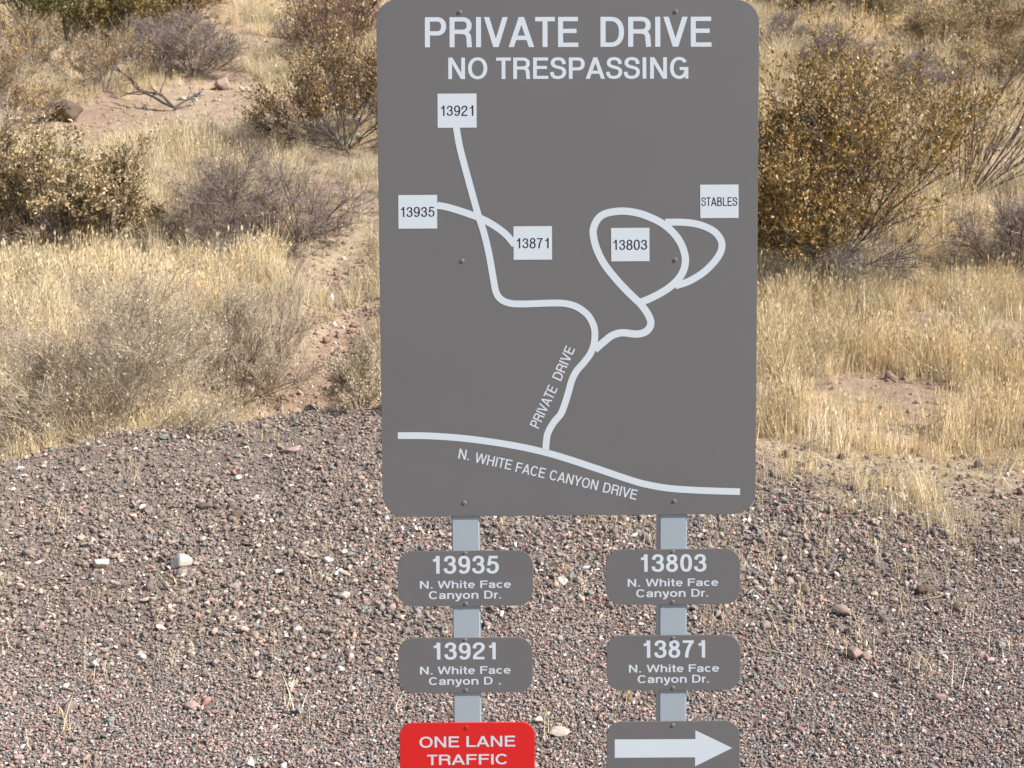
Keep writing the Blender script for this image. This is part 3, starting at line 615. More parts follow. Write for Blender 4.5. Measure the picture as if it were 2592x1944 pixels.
def prickly_pear(bx, by, label):
    p = at(bx, by); e = empty('prickly_pear', tuple(p), label, 'cactus')
    for k, (dx, dz, s, a) in enumerate(((0, 0.09, 0.10, 0.2), (0.24, 0.08, 0.09, -0.2), (0.10, 0.17, 0.075, 0.5), (-0.1, 0.06, 0.07, 0.9))):
        dx, dz, s = dx*0.8, dz*0.8, s*0.75
        P = IV2*np.array([0.75, 0.16, 1.0])*s; P[:, 0] *= 1+0.25*IV2[:, 2]
        o = add_mesh('pad', P, IF2, M['cactus'], e, True); o.location = (dx, 0.02*k, dz); o.rotation_euler = (0.1*k, 0.25*(k-1), a)
prickly_pear(745, 312, 'small green prickly pear pads in the shade under the tan leaved bush')

# ------------------------------------------------------------------ individual stones
WHT, PNK, TAN, GRY, BRN, GRN, DRK = (0.66, 0.61, 0.56), (0.44, 0.31, 0.27), (0.50, 0.40, 0.29), (0.34, 0.29, 0.26), (0.37, 0.265, 0.22), (0.25, 0.28, 0.235), (0.15, 0.105, 0.082)
MR = {k: rock_mat('stone_'+k, c, c2) for k, c, c2 in (('white', WHT, (0.50, 0.40, 0.36)), ('pink', PNK, None), ('tan', TAN, None), ('grey', GRY, None), ('brown', BRN, None), ('green', GRN, None), ('dark', DRK, None), ('cream', (0.60, 0.52, 0.42), None))}
ROCKS = [  # x, y (centre, 2212 px wide view), width px, height ratio, colour, facets, label
 (391, 1218, 46, 0.85, 'white', 3, 'rounded white stone with a dark shadow, largest on the left gravel'),
 (211, 1219, 50, 0.5, 'white', 9, 'flat angular grey white stone left of the rounded white stone'),
 (1637, 1275, 30, 0.75, 'cream', 9, 'cream angular stone beside the right plaque for 13803'),
 (1625, 1262, 26, 0.6, 'grey', 8, 'grey stone leaning on the cream one by the right plaque'),
 (1817, 1322, 44, 0.72, 'brown', 9, 'pinkish brown stone with a long dark shadow right of the plaques'),
 (1848, 1415, 36, 0.8, 'brown', 9, 'left and taller of the two joined dark pinkish stones'),
 (1874, 1421, 34, 0.6, 'brown', 8, 'right and lower of the two joined dark pinkish stones'),
 (2030, 1509, 32, 0.65, 'pink', 6, 'lavender pink stone on the pea gravel at lower right'),
 (2052, 1513, 16, 0.6, 'white', 6, 'small white stone touching the lavender pink one'),
 (1216, 1258, 28, 0.8, 'white', 9, 'white stone on the gravel between the two top plaques'),
 (288, 1117, 22, 0.7, 'cream', 7, 'small cream wedge stone on the mound above the rounded white stone'),
 (304, 1419, 24, 0.7, 'white', 7, 'white knobbly stone on the gravel above the middle left'),
 (412, 1528, 34, 0.5, 'pink', 4, 'peach coloured oval stone low on the left gravel'),
 (743, 1289, 27, 0.7, 'cream', 5, 'cream stone on the gravel left of the upper left plaque'),
 (708, 1213, 22, 0.8, 'white', 4, 'pale oval stone standing up left of the signpost'),
 (678, 1203, 18, 0.7, 'tan', 8, 'small tan angular stone beside the pale oval one'),
 (497, 1337, 27, 0.5, 'white', 7, 'flat white chip on the gravel right of the thin weeds'),
 (734, 1448, 20, 0.8, 'white', 5, 'white pebble left of the plaque for 13921'),
 (775, 1088, 22, 0.8, 'pink', 7, 'pinkish white stone left of the lower corner of the big sign'),
 (626, 974, 50, 0.28, 'pink', 9, 'flat pink slab on top of the mound left of the sign'),
 (571, 921, 22, 0.6, 'grey', 7, 'grey stone on the crest of the mound'),
 (412, 924, 19, 0.5, 'white', 7, 'whitish flat stone on the mound crest'),
 (354, 946, 25, 0.55, 'green', 6, 'greenish grey stone below the mound crest'),
 (517, 987, 24, 0.5, 'green', 6, 'green tinted flat stone on the mound face'),
 (699, 926, 17, 0.7, 'white', 8, 'small white stone near the mound crest beside the sign'),
 (52, 1027, 18, 0.5, 'white', 7, 'white flake on the mound at the left edge'),
 (93, 1008, 18, 0.6, 'cream', 7, 'cream pebble at the left end of the mound crest'),
 (1948, 1078, 32, 0.65, 'pink', 3, 'smooth pink stone at the foot of the grass slope right'),
 (1763, 1074, 26, 0.5, 'tan', 7, 'flat tan stone in the gravel beside the lower right corner of the sign'),
 (1683, 1484, 24, 0.5, 'green', 8, 'flat pale green stone beside the plaque for 13871'),
 (2064, 1316, 24, 0.8, 'dark', 9, 'black little stone right of the long shadow stone'),
 (1999, 1278, 42, 0.5, 'dark', 5, 'large dark brown clod on the right gravel'),
 (2188, 1170, 32, 0.4, 'grey', 8, 'flat grey stone at the right edge of the gravel'),
 (1930, 1296, 22, 0.7, 'pink', 7, 'small pink stone left of the large dark clod'),
 (537, 1648, 30, 0.7, 'white', 8, 'speckled grey white stone at the bottom edge'),
 (1205, 1578, 48, 0.28, 'cream', 8, 'long flat cream stone right of the red plaque'),
 (175, 1160, 20, 0.7, 'pink', 8, 'reddish stone with a shadow high on the left gravel'),
 (440, 1096, 34, 0.5, 'dark', 6, 'dark flat clod on the mound face'),
 (510, 1115, 30, 0.7, 'dark', 5, 'round dark clod right of the flat one on the mound'),
 (35, 1640, 30, 0.5, 'pink', 7, 'pale pink flat stone in the bottom left corner'),
 (138, 240, 92, 0.75, 'dark', 9, 'dark brown boulder half buried in grass on the upper left'),
 (612, 62, 42, 0.95, 'grey', 6, 'grey boulder with a pale top near the top edge'),
 (480, 184, 40, 0.85, 'pink', 6, 'pink boulder on the bare patch of the upper slope'),
 (391, 213, 18, 0.6, 'white', 7, 'small white rock right of the dead branch'),
 (419, 217, 16, 0.6, 'white', 7, 'white rock second to the right of the dead branch'),
 (427, 202, 20, 0.6, 'grey', 7, 'grey rock behind the white ones by the dead branch'),
 (530, 195, 24, 0.5, 'white', 7, 'white rock right of the pink boulder'),
 (464, 217, 17, 0.4, 'white', 7, 'flat white rock below the pink boulder'),
 (678, 654, 20, 0.8, 'grey', 5, 'grey rock in the stony gully left of the sign'),
 (539, 848, 22, 0.9, 'grey', 6, 'upright grey rock between the two leaflet bushes'),
 (735, 600, 30, 0.5, 'pink', 7, 'pinkish rock in the upper gully'),
 (712, 640, 36, 0.5, 'brown', 7, 'brown flat rock in the middle of the gully'),
 (1841, 772, 24, 0.8, 'brown', 6, 'brown rock in the grass right of the sign'),
 (1908, 878, 17, 0.8, 'grey', 6, 'small grey rock in the grass slope lower right of the brown one'),
]
for k, (a, b, wp, hr, c, fc, lab) in enumerate(ROCKS):
    r = np.random.default_rng(500+k); p = at(a, b+wp*hr*0.32); W = px2m(p, wp)
    P = stone(IV3, r, 0.10 if fc > 6 else 0.14, fc*2, (1, r.uniform(0.7, 0.95), 1), (0.36, 0.72) if fc > 6 else (0.5, 0.88)); P = P/np.abs(P[:, 0]).max()
    P[:, 2] = P[:, 2]/np.abs(P[:, 2]).max()*hr; P = P*W/2
    nm = 'boulder' if wp*depth_of(p) > 500 else 'stone'
    o = add_mesh(nm, P, IF3, MR[c], None, fc < 5); o.location = (p[0], p[1]+W*0.1, p[2]+W*hr*0.42); o.rotation_euler = (r.normal(0, 0.06), r.normal(0, 0.08), r.uniform(-0.5, 0.5))
    tag(o, lab, 'boulder' if nm == 'boulder' else 'stone')

# ------------------------------------------------------------------ lettering (own sans serif outlines, cap height = 1)
def E_(cx, cy, rx, ry, a0, a1, p=2.25, n=26):
    a = np.radians(np.linspace(a0, a1, n)); c, s = np.cos(a), np.sin(a)
    return [(cx+rx*np.sign(u)*abs(u)**(2/p), cy+ry*np.sign(v)*abs(v)**(2/p)) for u, v in zip(c, s)]
def spl(pts, n=6):
    P = [np.array(p, float) for p in pts]; P = [2*P[0]-P[1]]+P+[2*P[-1]-P[-2]]; out = []
    for i in range(1, len(P)-2):
        for k in range(n):
            t = k/n; a, b, c, d = P[i-1], P[i], P[i+1], P[i+2]
            out.append(tuple(0.5*((2*b)+(-a+c)*t+(2*a-5*b+4*c-d)*t*t+(-a+3*b-3*c+d)*t**3)))
    out.append(tuple(P[-2])); return out
def glyph(c, v, h):
    """pieces: ('p', polygon) or ('s', centre line); returns pieces, ink width, side bearings"""
    k, q = v/2, h/2; R = lambda a, b, d, e: ('p', [(a, b), (d, b), (d, e), (a, e)]); Pg = lambda *p: ('p', list(p)); S = lambda pts: ('s', pts)
    u = v*1.06; o = 0.012; st, rd, dg = 0.085, 0.05, 0.012
    if c == 'A': return [Pg((0, 0), (u, 0), (.43+u/2, 1), (.43-u/2, 1)), Pg((.86-u, 0), (.86, 0), (.43+u/2, 1), (.43-u/2, 1)), R(.17, .235, .69, .235+h)], .86, dg, dg
    if c == 'B': return [R(0, 0, v, 1), S([(v*.8, 1-q), (.36, 1-q)]+E_(.38, .765, .245-k+.03, .235-q, 88, -88)+[(v*.8, .53)]), S([(v*.8, .53)]+[(.36, .53)]+E_(.40, .265+q/2, .30-k, .265-q/2, 88, -88)+[(v*.8, q)])], .71, st, rd
    if c == 'C': return [S(E_(.40, .5, .40-k, .5+o-q, 36, 324, 2.15, 44))], .80, rd, rd
    if c == 'D': return [R(0, 0, v, 1), S([(v*.8, 1-q), (.30, 1-q)]+E_(.33, .5, .44-k, .5-q, 88, -88, 2.3, 30)+[(.30, q), (v*.8, q)])], .77, st, rd
    if c in 'EF': return [R(0, 0, v, 1), R(v*.8, 1-h, .67, 1), R(v*.8, .46, .62, .46+h)]+([R(v*.8, 0, .68, h)] if c == 'E' else []), .68 if c == 'E' else .67, st, .04
    if c == 'G': return [S(E_(.41, .5, .41-k, .5+o-q, 36, 352, 2.15, 48)), R(.43, .40, .82, .40+h), R(.82-v*.8, 0, .82, .45)], .82, rd, .07
    if c == 'H': return [R(0, 0, v, 1), R(.74-v, 0, .74, 1), R(v*.8, .45, .74-v*.8, .45+h)], .74, st, st
    if c == 'I': return [R(0, 0, v, 1)], v, st, st
    if c == 'L': return [R(0, 0, v, 1), R(v*.8, 0, .60, h)], .60, st, .03
    if c == 'N': return [R(0, 0, v, 1), R(.75-v, 0, .75, 1), Pg((0, 1), (v*1.1, 1), (.75, 0), (.75-v*1.1, 0))], .75, st, st
    if c == 'O': return [S(E_(.43, .5, .43-k, .5+o-q, 0, 360, 2.15, 52))], .86, rd, rd
    if c == 'P': return [R(0, 0, v, 1), S([(v*.8, 1-q), (.38, 1-q)]+E_(.40, .695, .31-k, .305-q, 88, -88, 2.3, 22)+[(.38, .39+q), (v*.8, .39+q)])], .71, st, .03
    if c == 'R': return [R(0, 0, v, 1), S([(v*.8, 1-q), (.40, 1-q)]+E_(.42, .72, .32-k, .28-q, 88, -88, 2.3, 22)+[(.40, .44+q), (v*.8, .44+q)]), S(spl([(.40, .44+q), (.54, .48), (.63, .38), (.650, .20), (.662, .08), (.668, 0)]))], .77, st, .03
    if c == 'S': return [S(spl([(.615, .685), (.585, .83), (.49, .91), (.35, .937), (.195, .905), (.115, .80), (.12, .675), (.21, .59), (.36, .54), (.52, .49), (.615, .40), (.62, .25), (.53, .115), (.35, .063), (.17, .10), (.09, .21), (.078, .325)]))], .70, .045, .045
    if c == 'T': return [R(.33-k, 0, .33+k, 1), R(0, 1-h, .66, 1)], .66, .02, .02
    if c == 'V': return [Pg((0, 1), (u, 1), (.40+u/2, 0), (.40-u/2, 0)), Pg((.80-u, 1), (.80, 1), (.40+u/2, 0), (.40-u/2, 0))], .80, dg, dg
    if c == 'W':
        a = u*.92; return [Pg((0, 1), (a, 1), (.30+a/2, 0), (.30-a/2, 0)), Pg((.60-a/2, 1), (.60+a/2, 1), (.30+a/2, 0), (.30-a/2, 0)), Pg((.60-a/2, 1), (.60+a/2, 1), (.90+a/2, 0), (.90-a/2, 0)), Pg((1.2-a, 1), (1.2, 1), (.90+a/2, 0), (.90-a/2, 0))], 1.2, dg, dg
    if c == 'Y': return [R(.40-k, 0, .40+k, .42), Pg((0, 1), (u*1.08, 1), (.40+k, .38), (.40-k, .38)), Pg((.80-u*1.08, 1), (.80, 1), (.40+k, .38), (.40-k, .38))], .80, dg, dg
    if c == '.': return [R(0, 0, v, h*1.05)], v, .08, .08
    if c == '0': return [S(E_(.32, .5, .32-k, .5+o-q, 0, 360, 2.3, 46))], .64, .06, .06
    if c == '1': return [R(.42-v, 0, .42, 1), ('s', spl([(.06, .745), (.19, .765), (.28, .84), (.32, 1.0)]))], .42, .12, .17
    if c == '2': return [S(spl([(.085, .65), (.105, .80), (.19, .90), (.33, .937), (.47, .90), (.555, .79), (.545, .66), (.44, .52), (.29, .40), (.17, .29), (.11, .17), (.09, .05)])), R(.01, 0, .63, h)], .64, .06, .06
    if c == '3': return [S(spl([(.09, .695), (.12, .83), (.20, .912), (.32, .937), (.45, .905), (.525, .81), (.525, .69), (.46, .58), (.36, .54), (.25, .535)])), S(spl([(.30, .537), (.44, .51), (.54, .42), (.56, .28), (.51, .14), (.41, .08), (.31, .063), (.17, .095), (.095, .18), (.075, .305)]))], .64, .06, .06
    if c == '5': return [R(.12, 1-h, .59, 1), Pg((.12, 1), (.12+v*.85, 1), (.03+v*.95, .45), (.03, .45)), S(spl([(.11, .50), (.20, .595), (.33, .62), (.47, .575), (.555, .46), (.56, .30), (.50, .15), (.39, .08), (.29, .063), (.16, .10), (.095, .18), (.07, .285)]))], .64, .06, .06
    if c == '7': return [R(.02, 1-h, .62, 1), S(spl([(.545, .93), (.42, .75), (.31, .50), (.25, .25), (.225, 0)]))], .64, .06, .06
    if c == '8': return [S(E_(.32, .755, .285-k, .245+o-q, 0, 360, 2.1, 34)), S(E_(.32, .285, .32-k, .285+o-q+.005, 0, 360, 2.15, 36))], .64, .06, .06
    if c == '9': return [S(E_(.315, .68, .315-k, .32+o-q, 0, 360, 2.15, 40)), S(spl([(.64-k, .70), (.64-k, .50), (.53, .26), (.44, .11), (.31, .063), (.18, .09), (.10, .20)]))], .64, .06, .06
    x = .73
    if c in 'hn': return [R(0, 0, v, 1 if c == 'h' else x), S(spl([(k, .42), (.14, .59), (.29, .672), (.43, .65), (.52, .55), (.53, .40), (.53, 0)]))], .53+k, .07, .07
    if c == 'i': return [R(0, 0, v, x), R(0, 1-h, v, 1)], v, .07, .07
    if c == 'r': return [R(0, 0, v, x), S(spl([(k, .40), (.12, .57), (.22, .65), (.36, .655)]))], .37, .07, .02
    if c == 't': return [S(spl([(.19, .95), (.19, .6), (.19, .20), (.22, .10), (.30, .065), (.38, .07)])), R(0, x-h, .38, x)], .38, .03, .04
    if c == 'o': return [S(E_(.33, x/2, .33-k, x/2+o-q, 0, 360, 2.1, 36))], .66, .045, .045
    if c == 'c': return [S(E_(.31, x/2, .31-k, x/2+o-q, 42, 318, 2.1, 34))], .60, .045, .03
    if c == 'e': return [S(E_(.32, x/2, .32-k, x/2+o-q, 4, 322, 2.1, 38)), R(.08, .31, .62, .31+h*.9)], .64, .045, .045
    if c == 'a': return [S(spl([(.095, .50), (.13, .61), (.28, .672), (.43, .64), (.50, .54), (.50, .16), (.52, .07), (.60, .06)])), S(spl([(.50, .42), (.32, .385), (.14, .33), (.08, .20), (.13, .09), (.25, .058), (.39, .11), (.50, .25)]))], .62, .045, .03
    if c == 'y': return [Pg((0, x), (u, x), (.31+u/2, 0), (.31-u/2, 0)), S(spl([(.62-u/2, x), (.42, .20), (.31, -.08), (.23, -.20), (.12, -.225), (.05, -.215)]))], .62, .01, .01
    return [], .3, 0, 0
GL = dict(v=.168, h=.145)
def word_pieces(text, v, h):
    out = []; x = 0; first = True
    for ch in text:
        g, w_, lb, rb = glyph(ch, v, h)
        if not first: x += lb
        for kind, pts in g:
            pts = np.array(pts, float)
            if kind == 'p': out.append([pts+np.array([x, 0])])
            else:
                T = np.gradient(pts, axis=0); T /= np.linalg.norm(T, axis=1, keepdims=True)+1e-12
                if np.linalg.norm(pts[0]-pts[-1]) < 1e-6: t = T[0]+T[-1]; T[0] = T[-1] = t/np.linalg.norm(t)
                nn = np.stack([-T[:, 1]*v/2, T[:, 0]*h/2], 1)
                A = pts+nn+np.array([x, 0]); B = pts-nn+np.array([x, 0]); out.append([np.stack([A[i], B[i], B[i+1], A[i+1]]) for i in range(len(A)-1)])
        x += w_+rb; first = False
    allp = np.concatenate([q for s in out for q in s]); return out, allp[:, 0].min(), allp[:, 0].max()
Y_FACE = 0.0
def word(text, xl, yl, xr, yr, cap, mat, parent, name='lettering', v=.168, h=.145, lift=0.00015, lab=None):
    """a word on the sign face: ink from photo pixel xl to xr along the base line yl -> yr, cap height in px"""
    pcs, a, b = word_pieces(text, v, h)
    o = np.array([xl, yl], float); e = np.array([xr, yr], float)-o; L = np.linalg.norm(e); ex = e/L; ey = np.array([ex[1], -ex[0]])
    Vs, Fs, c = [], [], 0
    for j, strokes in enumerate(pcs):
        yy = Y_FACE-lift-0.00002*(j % 9)
        for q in strokes:
            for p in q:
                w_ = o+ex*((p[0]-a)/(b-a)*L)+ey*p[1]*cap; Vs.append(on_plane(w_[0], w_[1], yy))
            Fs.append(list(range(c, c+len(q)))); c += len(q)
    ob = add_mesh(name, np.array(Vs), Fs, M[mat], parent)
    if lab: ob['label'] = lab
    return ob
def strip(name, pts, wpx, parent, lift, lab=None, mat='white'):
    P = np.array(spl(pts, 8)); T = np.gradient(P, axis=0); T /= np.linalg.norm(T, axis=1, keepdims=True); nn = np.stack([-T[:, 1], T[:, 0]], 1)*wpx/2
    n = len(P); yy = [Y_FACE-lift-0.00005*i/n for i in range(n)]      # the tape laps over itself, so it rises very slightly along its length
    Vs = [on_plane(*(p+n_), y_) for p, n_, y_ in zip(P, nn, yy)]+[on_plane(*(p-n_), y_) for p, n_, y_ in zip(P, nn, yy)]
    ob = add_mesh(name, np.array(Vs), [[i, n+i, n+i+1, i+1] for i in range(n-1)], M[mat], parent)
    if lab: ob['label'] = lab
    return ob
def poly_px(name, pts, parent, lift, mat='white', lab=None):
    ob = add_mesh(name, np.array([on_plane(x, y, Y_FACE-lift) for x, y in pts]), [list(range(len(pts)))], M[mat], parent)
    if lab: ob['label'] = lab
    return ob
def plate(name, corners, r_m, mat, parent, th=0.003, lab=None):
    """rounded plate; corners TL, TR, BR, BL in photo pixels, real thickness and a softly broken edge"""
    C = [on_plane(x, y, 0) for x, y in corners]; C2 = [np.array([c[0], c[2]]) for c in C]; out = []
    for i in range(4):
        p, a, b = C2[i], C2[i-1], C2[(i+1) % 4]; ea = (a-p)/np.linalg.norm(a-p); eb = (b-p)/np.linalg.norm(b-p); cen = p+(ea+eb)*r_m
        for k in range(11):
            t = k/10*math.pi/2; out.append(cen-eb*r_m*math.cos(t)-ea*r_m*math.sin(t))
    out = np.array(out)
    ctr = out.mean(0); n = len(out); Vs, Fs = [], []
    def ring(off, y):
        d = out-ctr; dd = d/np.linalg.norm(d, axis=1, keepdims=True); return [(a[0]-dd[i][0]*off, y, a[1]-dd[i][1]*off) for i, a in enumerate(out)]
    Vs = ring(0.0005, 0.0)+ring(0.0, 0.0005)+ring(0.0, th)
    for a in (0, n):
        for i in range(n): j = (i+1) % n; Fs.append([a+i, a+j, a+n+j, a+n+i])
    Fs.append(list(range(n))[::-1]); Fs.append([2*n+i for i in range(n)])
    ob = add_mesh(name, np.array(Vs), Fs, M[mat], parent)
    import bmesh
    bm = bmesh.new(); bm.from_mesh(ob.data); bmesh.ops.recalc_face_normals(bm, faces=bm.faces); bm.to_mesh(ob.data); bm.free()
    if lab: ob['label'] = lab
    return ob
def lathe(prof, n, y_sign=-1):
    Vs, Fs = [], []
    for (r_, d) in prof:
        for k in range(n): a = 2*math.pi*k/n; Vs.append((r_*math.cos(a), -d, r_*math.sin(a)))
    for j in range(len(prof)-1):
        for k in range(n): k2 = (k+1) % n; Fs.append([j*n+k, j*n+k2, (j+1)*n+k2, (j+1)*n+k])
    Fs.append([(len(prof)-1)*n+k for k in range(n)]); return Vs, Fs
SV, SF = lathe([(0.0050, 0.0), (0.0050, 0.0005), (0.0040, 0.0015), (0.0020, 0.0018), (0.0017, 0.0009)], 14)
screw_me = {}
def screw_mesh(mat):
    if mat not in screw_me:
        me = mesh_np('screw', np.array(SV), SF); me.materials.append(M[mat]); me.materials.append(M['socket']); me.polygons[len(me.polygons)-1].material_index = 1
        screw_me[mat] = me
    return screw_me[mat]
def screw(x, y, parent, mat='screw', s=1.0):
    p = on_plane(x, y, 0); o = link(bpy.data.objects.new('screw', screw_mesh(mat)), parent); o.location = (p[0], -0.0001, p[2]); o.scale = (s*0.82, s, s*0.82); return o

sign = empty('directory_sign', (0, 0.03, 0), 'grey private drive sign board with road map and address plaques on two blue grey posts', 'sign')
for o in (sign,): o.location = (0, 0, 0)
# posts: square tubes standing behind the plates
def post(xl, xr, lab):
    a = on_plane(xl, 1340, 0.0035); b = on_plane(xr, 1340, 0.0035); x0, x1 = a[0], b[0]; wd = x1-x0; y0, y1 = 0.0035, 0.0035+wd
    import bmesh
    bm = bmesh.new(); bmesh.ops.create_cube(bm, size=1)
    for v_ in bm.verts: v_.co = ((x0+x1)/2+v_.co.x*wd, (y0+y1)/2+v_.co.y*wd, (2.13-0.3)/2+v_.co.z*(2.13+0.3))
    bmesh.ops.bevel(bm, geom=[e for e in bm.edges if abs(e.verts[0].co.z-e.verts[1].co.z) > 1], offset=0.0025, segments=3, affect='EDGES')
    me = bpy.data.meshes.new('post'); bm.to_mesh(me); bm.free(); me.materials.append(M['post']); o = link(bpy.data.objects.new('post', me), sign); o['label'] = lab
    return o
post(1143.0, 1214.4, 'left blue grey square steel post'); post(1669.3, 1739.8, 'right blue grey square steel post')
panel = plate('panel', [(951.2, -3.2), (1922.3, -0.8), (1912.0, 1300.9), (969.0, 1308.6)], 0.0455, 'panel', sign, lab='large brown grey private drive map board')
for t_, xl, yl, xr, yr, cp in (('PRIVATE', 1075.6, 119.8, 1464, 118.9, 76.2), ('DRIVE', 1520, 118.6, 1801, 118.2, 76), ('NO', 1134.8, 200.2, 1233.4, 200.0, 54.3), ('TRESPASSING', 1255.8, 200.0, 1742.4, 199.0, 54.3)):
    word(t_, xl, yl, xr, yr, cp, 'white', panel, lab='word ' + t_)
road = [(1154.3, 318), (1163.8, 372), (1181.5, 440), (1208.6, 537.8), (1224.9, 589.3), (1238.4, 646.3), (1249.3, 708.7), (1256.2, 741), (1269.6, 758.9), (1292.7, 767.8), (1325.2, 769.4), (1401.2, 767), (1438, 769.5), (1464.4, 779.2), (1488.8, 798.8),
        (1502.8, 825), (1505.8, 847), (1503.4, 871), (1494.9, 894), (1478.5, 917), (1459.5, 939), (1447.3, 963), (1439, 992), (1430.6, 1019.4), (1419.8, 1047), (1401.5, 1069.6), (1387.3, 1094.7), (1382.9, 1116.6), (1381.4, 1139)]
strip('map_road', road, 17.2, panel, 0.0004, 'long winding private drive line on the map')
strip('map_road', [(1106.3, 519.6), (1129.9, 523.8), (1157, 531.4), (1184.2, 540.5), (1211.3, 550.5), (1238.4, 563.6), (1265.6, 581.2), (1284.5, 597.5), (1303, 620)], 17.6, panel, 0.00034, 'curved line joining the 13935 and 13871 squares')
strip('map_road', [(1505.5, 886), (1511.6, 880), (1530.9, 863.3), (1549.7, 849.2), (1574.8, 842.3), (1609.3, 845.6), (1631.2, 841.3), (1643.8, 829.8), (1647.4, 816), (1643.2, 802), (1634.3, 786.4), (1619, 767.2), (1591.9, 741.2), (1559.4, 706.5), (1529.5, 668), (1510.5, 630), (1501.7, 594.8), (1503.8, 573),
      (1516, 551.3), (1537.7, 539.1), (1575.6, 534.3), (1613.6, 539.1), (1646.2, 550.3), (1678.7, 567), (1705.9, 591), (1724.9, 619.2), (1734.6, 651.7), (1732, 678.9), (1719.4, 703.3), (1697.7, 725), (1673.3, 741.2), (1646.2, 755.2), (1626, 763.5), (1613, 768)], 18.4, panel, 0.00028, 'loop line around the 13803 square')
strip('map_road', [(1684, 562.6), (1724.9, 562.5), (1760.1, 566.3), (1790, 575.8), (1811.7, 589.3), (1825.2, 608.3), (1827, 627.3), (1819.8, 646.3), (1803.5, 668), (1779.1, 690.7), (1746.6, 710.7), (1718, 721), (1709, 723)], 17.6, panel, 0.00022, 'outer loop line towards the stables')
strip('map_road', [(1007, 1102.6), (1081.1, 1103.2), (1159.4, 1108.2), (1237.8, 1117.6), (1316.2, 1130.7), (1378.9, 1144.8), (1440, 1162.6), (1518.4, 1188.7), (1590.5, 1213.2), (1634.4, 1225.7), (1690.8, 1235.7), (1753.5, 1240.4), (1816.2, 1243), (1873.2, 1244.6)], 16.8, panel, 0.00016, 'bottom curving road line across the map')
for (x0, y0, x1, y1, t_, a, b, yb, yt) in ((1107.3, 236.9, 1206.2, 323.3, '13921', 1116.3, 1198.4, 293.4, 267.4), (1008.1, 493.6, 1106.4, 578.7, '13935', 1014.6, 1100, 549.3, 524.0), (1299.6, 572.6, 1397.1, 657.4, '13871', 1308.1, 1389, 628.6, 603.0),
                                           (1546.6, 576.8, 1643.8, 661.3, '13803', 1552.6, 1638.3, 632.6, 607.0), (1772.2, 467.3, 1869.4, 552.0, 'STABLES', 1775.4, 1866.5, 521.4, 499.4)):
    poly_px('map_square', [(x0, y0+.3), (x1, y0-.3), (x1+.3, y1-.3), (x0+.6, y1+.3)], panel, 0.00046, lab='white map square marked ' + t_)
    word(t_, a, yb, b, yb-.5, yb-yt, 'black', panel, v=.145 if t_ != 'STABLES' else .15, h=.105, lift=0.0006, lab='dark print ' + t_)
for t_, xl, yl, xr, yr in (('N.', 1159.4, 1160.5, 1186.4, 1165.0), ('WHITE', 1200.5, 1170.0, 1292.7, 1189.9), ('FACE', 1303.6, 1194.2, 1377.3, 1210.9), ('CANYON', 1389.2, 1213.4, 1510.5, 1241.6), ('DRIVE', 1524.6, 1245.1, 1609.3, 1265.5)):
    word(t_, xl, yl, xr, yr, 25.4, 'white', panel, v=.155, h=.13, lab='word ' + t_)
word('PRIVATE', 1363.2, 1085.9, 1411.9, 983.6, 25.4, 'white', panel, v=.155, h=.13, lab='word PRIVATE beside the map road')
word('DRIVE', 1420.2, 965.2, 1455.9, 883.8, 25.4, 'white', panel, v=.155, h=.13, lab='word DRIVE beside the map road')
for x_, y_ in ((1163.8, 30.5), (1710.6, 28.9), (1170.1, 660.4), (1709.4, 657.7), (1175.4, 1272.4), (1706.8, 1268.3)): screw(x_, y_, panel)
def plaque(c, r_m, mat, texts, screws, lab, sm='screw'):
    p = plate('plaque', c, r_m, mat, sign, 0.003, lab)
    for t_ in texts: word(t_[0], *t_[1:6], 'white', p, v=t_[6] if len(t_) > 6 else .165, h=.15, lab='lettering ' + t_[0])
    for x_, y_ in screws: screw(x_, y_, p, sm, 0.92)
    return p
def addr(num, nx0, nx1, nb, nt, l2, b2, c2, l3, b3, c3):
    t = [(num, nx0, nb, nx1, nb-.8, nb-nt, .185)]
    for wd, a, b in l2: t.append((wd, a, b2-(a-l2[0][1])*.009, b, b2-(b-l2[0][1])*.009, c2, .165))
    for wd, a, b in l3: t.append((wd, a, b3-(a-l3[0][1])*.009, b, b3-(b-l3[0][1])*.009, c3, .165))
    return t
plaque([(1006.6, 1396), (1349.4, 1392.8), (1349.6, 1532.8), (1007.4, 1536)], 0.031, 'panel', addr('13935', 1095.3, 1263, 1452.2, 1407.6, [('N.', 1062.9, 1095), ('White', 1108, 1202.2), ('Face', 1215.8, 1293.5)], 1489.9, 19, [('Canyon', 1085.7, 1211), ('Dr.', 1225.8, 1268.2)], 1516.6, 20),
       [(1177.4, 1400.2), (1179.4, 1528.2)], 'grey address plaque 13935, upper left')
plaque([(1008.4, 1615.6), (1348.4, 1613.6), (1348.4, 1752.4), (1008.6, 1754.6)], 0.031, 'panel', addr('13921', 1097.3, 1255, 1669.6, 1627, [('N.', 1063.2, 1095), ('White', 1108, 1202.6), ('Face', 1215.6, 1292.8)], 1707.2, 19.4, [('Canyon', 1085.7, 1211), ('D', 1225.4, 1247), ('.', 1262.6, 1267.8)], 1734, 19.4),
       [(1178.2, 1620.2), (1179.4, 1746.8)], 'grey address plaque 13921 with a missing letter, lower left')
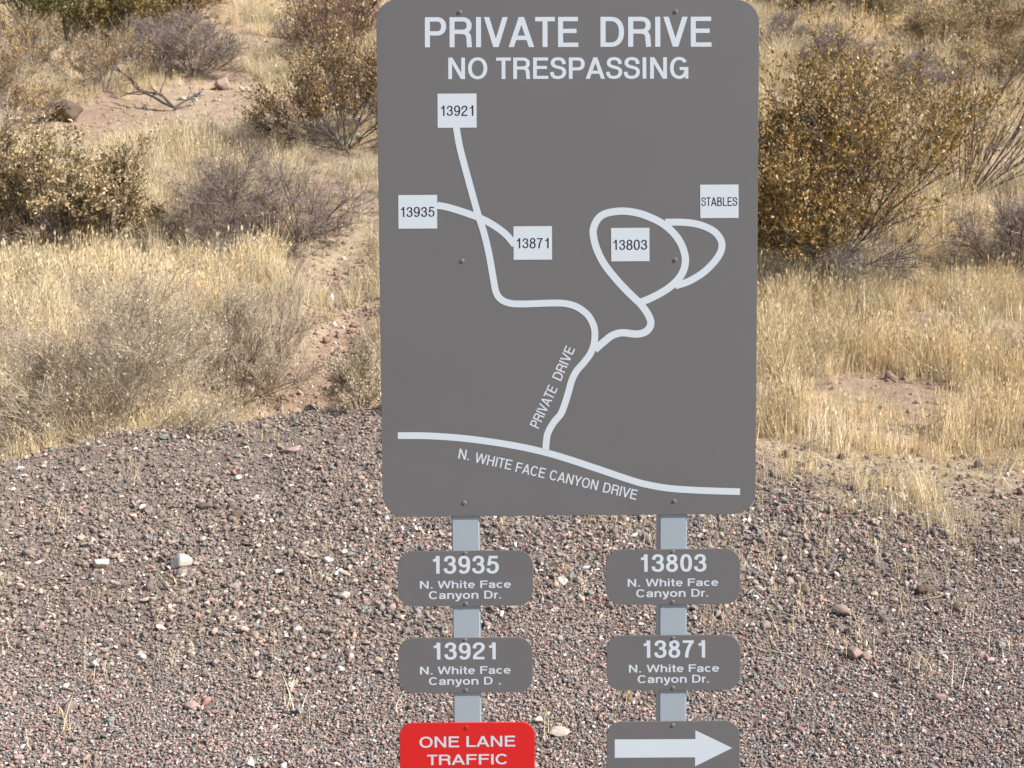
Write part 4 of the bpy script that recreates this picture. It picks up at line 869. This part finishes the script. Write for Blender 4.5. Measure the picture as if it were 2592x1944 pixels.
plaque([(1533.4, 1392), (1873.9, 1388.8), (1874.1, 1528.8), (1534, 1531.6)], 0.031, 'panel', addr('13803', 1622, 1788.2, 1447.4, 1403.6, [('N.', 1588.9, 1620), ('White', 1634.5, 1728.2), ('Face', 1741, 1818.3)], 1485, 19.2, [('Canyon', 1610.5, 1735.4), ('Dr.', 1750.2, 1792.2)], 1511.8, 19.8),
       [(1703.4, 1396.5), (1703, 1523.4)], 'grey address plaque 13803, upper right')
plaque([(1536, 1609.2), (1873.9, 1607), (1873.9, 1746), (1536.4, 1748.6)], 0.031, 'panel', addr('13871', 1628.9, 1785, 1665.2, 1621.4, [('N.', 1592, 1622.5), ('White', 1637, 1730.6), ('Face', 1743.4, 1820.3)], 1702.4, 19.4, [('Canyon', 1614, 1738.2), ('Dr.', 1752.2, 1794.6)], 1729.2, 19.8),
       [(1704.2, 1615.5), (1704.2, 1740.8)], 'grey address plaque 13871, lower right')
plaque([(1012, 1831), (1353.4, 1828.6), (1353.6, 1992), (1012.4, 1994)], 0.026, 'red', [('ONE', 1062, 1892.6, 1162.2, 1891.4, 27.4, .15), ('LANE', 1181, 1890.8, 1304.3, 1889.4, 27.2, .15), ('TRAFFIC', 1081.3, 1936.8, 1283.4, 1934.2, 26, .15)],
       [(1180.2, 1841.6), (1181.5, 1983)], 'red one lane traffic plaque, bottom left', 'red')
ar = plaque([(1536, 1827.4), (1872.2, 1824.2), (1872.4, 1988), (1536.4, 1991)], 0.031, 'panel', [], [(1703.4, 1835.6), (1704, 1980)], 'grey plaque with a right pointing arrow, bottom right')
apx = [(140, 1478), (650, 1476), (650, 1591), (140, 1594)]; hpx_ = [(649, 1420), (883, 1532), (648, 1648)]
cv = lambda L: [(1500+a/2.498, 1280+b/2.498) for a, b in L]
z_ = cv([(140, 1478), (650, 1476), (650, 1420), (883, 1532), (648, 1648), (648, 1591), (140, 1594)])
o_ = poly_px('arrow', z_, ar, 0.0002, lab='pale right pointing arrow')
print('done', sum(len(o.data.polygons) for o in SC.objects if o.type == 'MESH'))
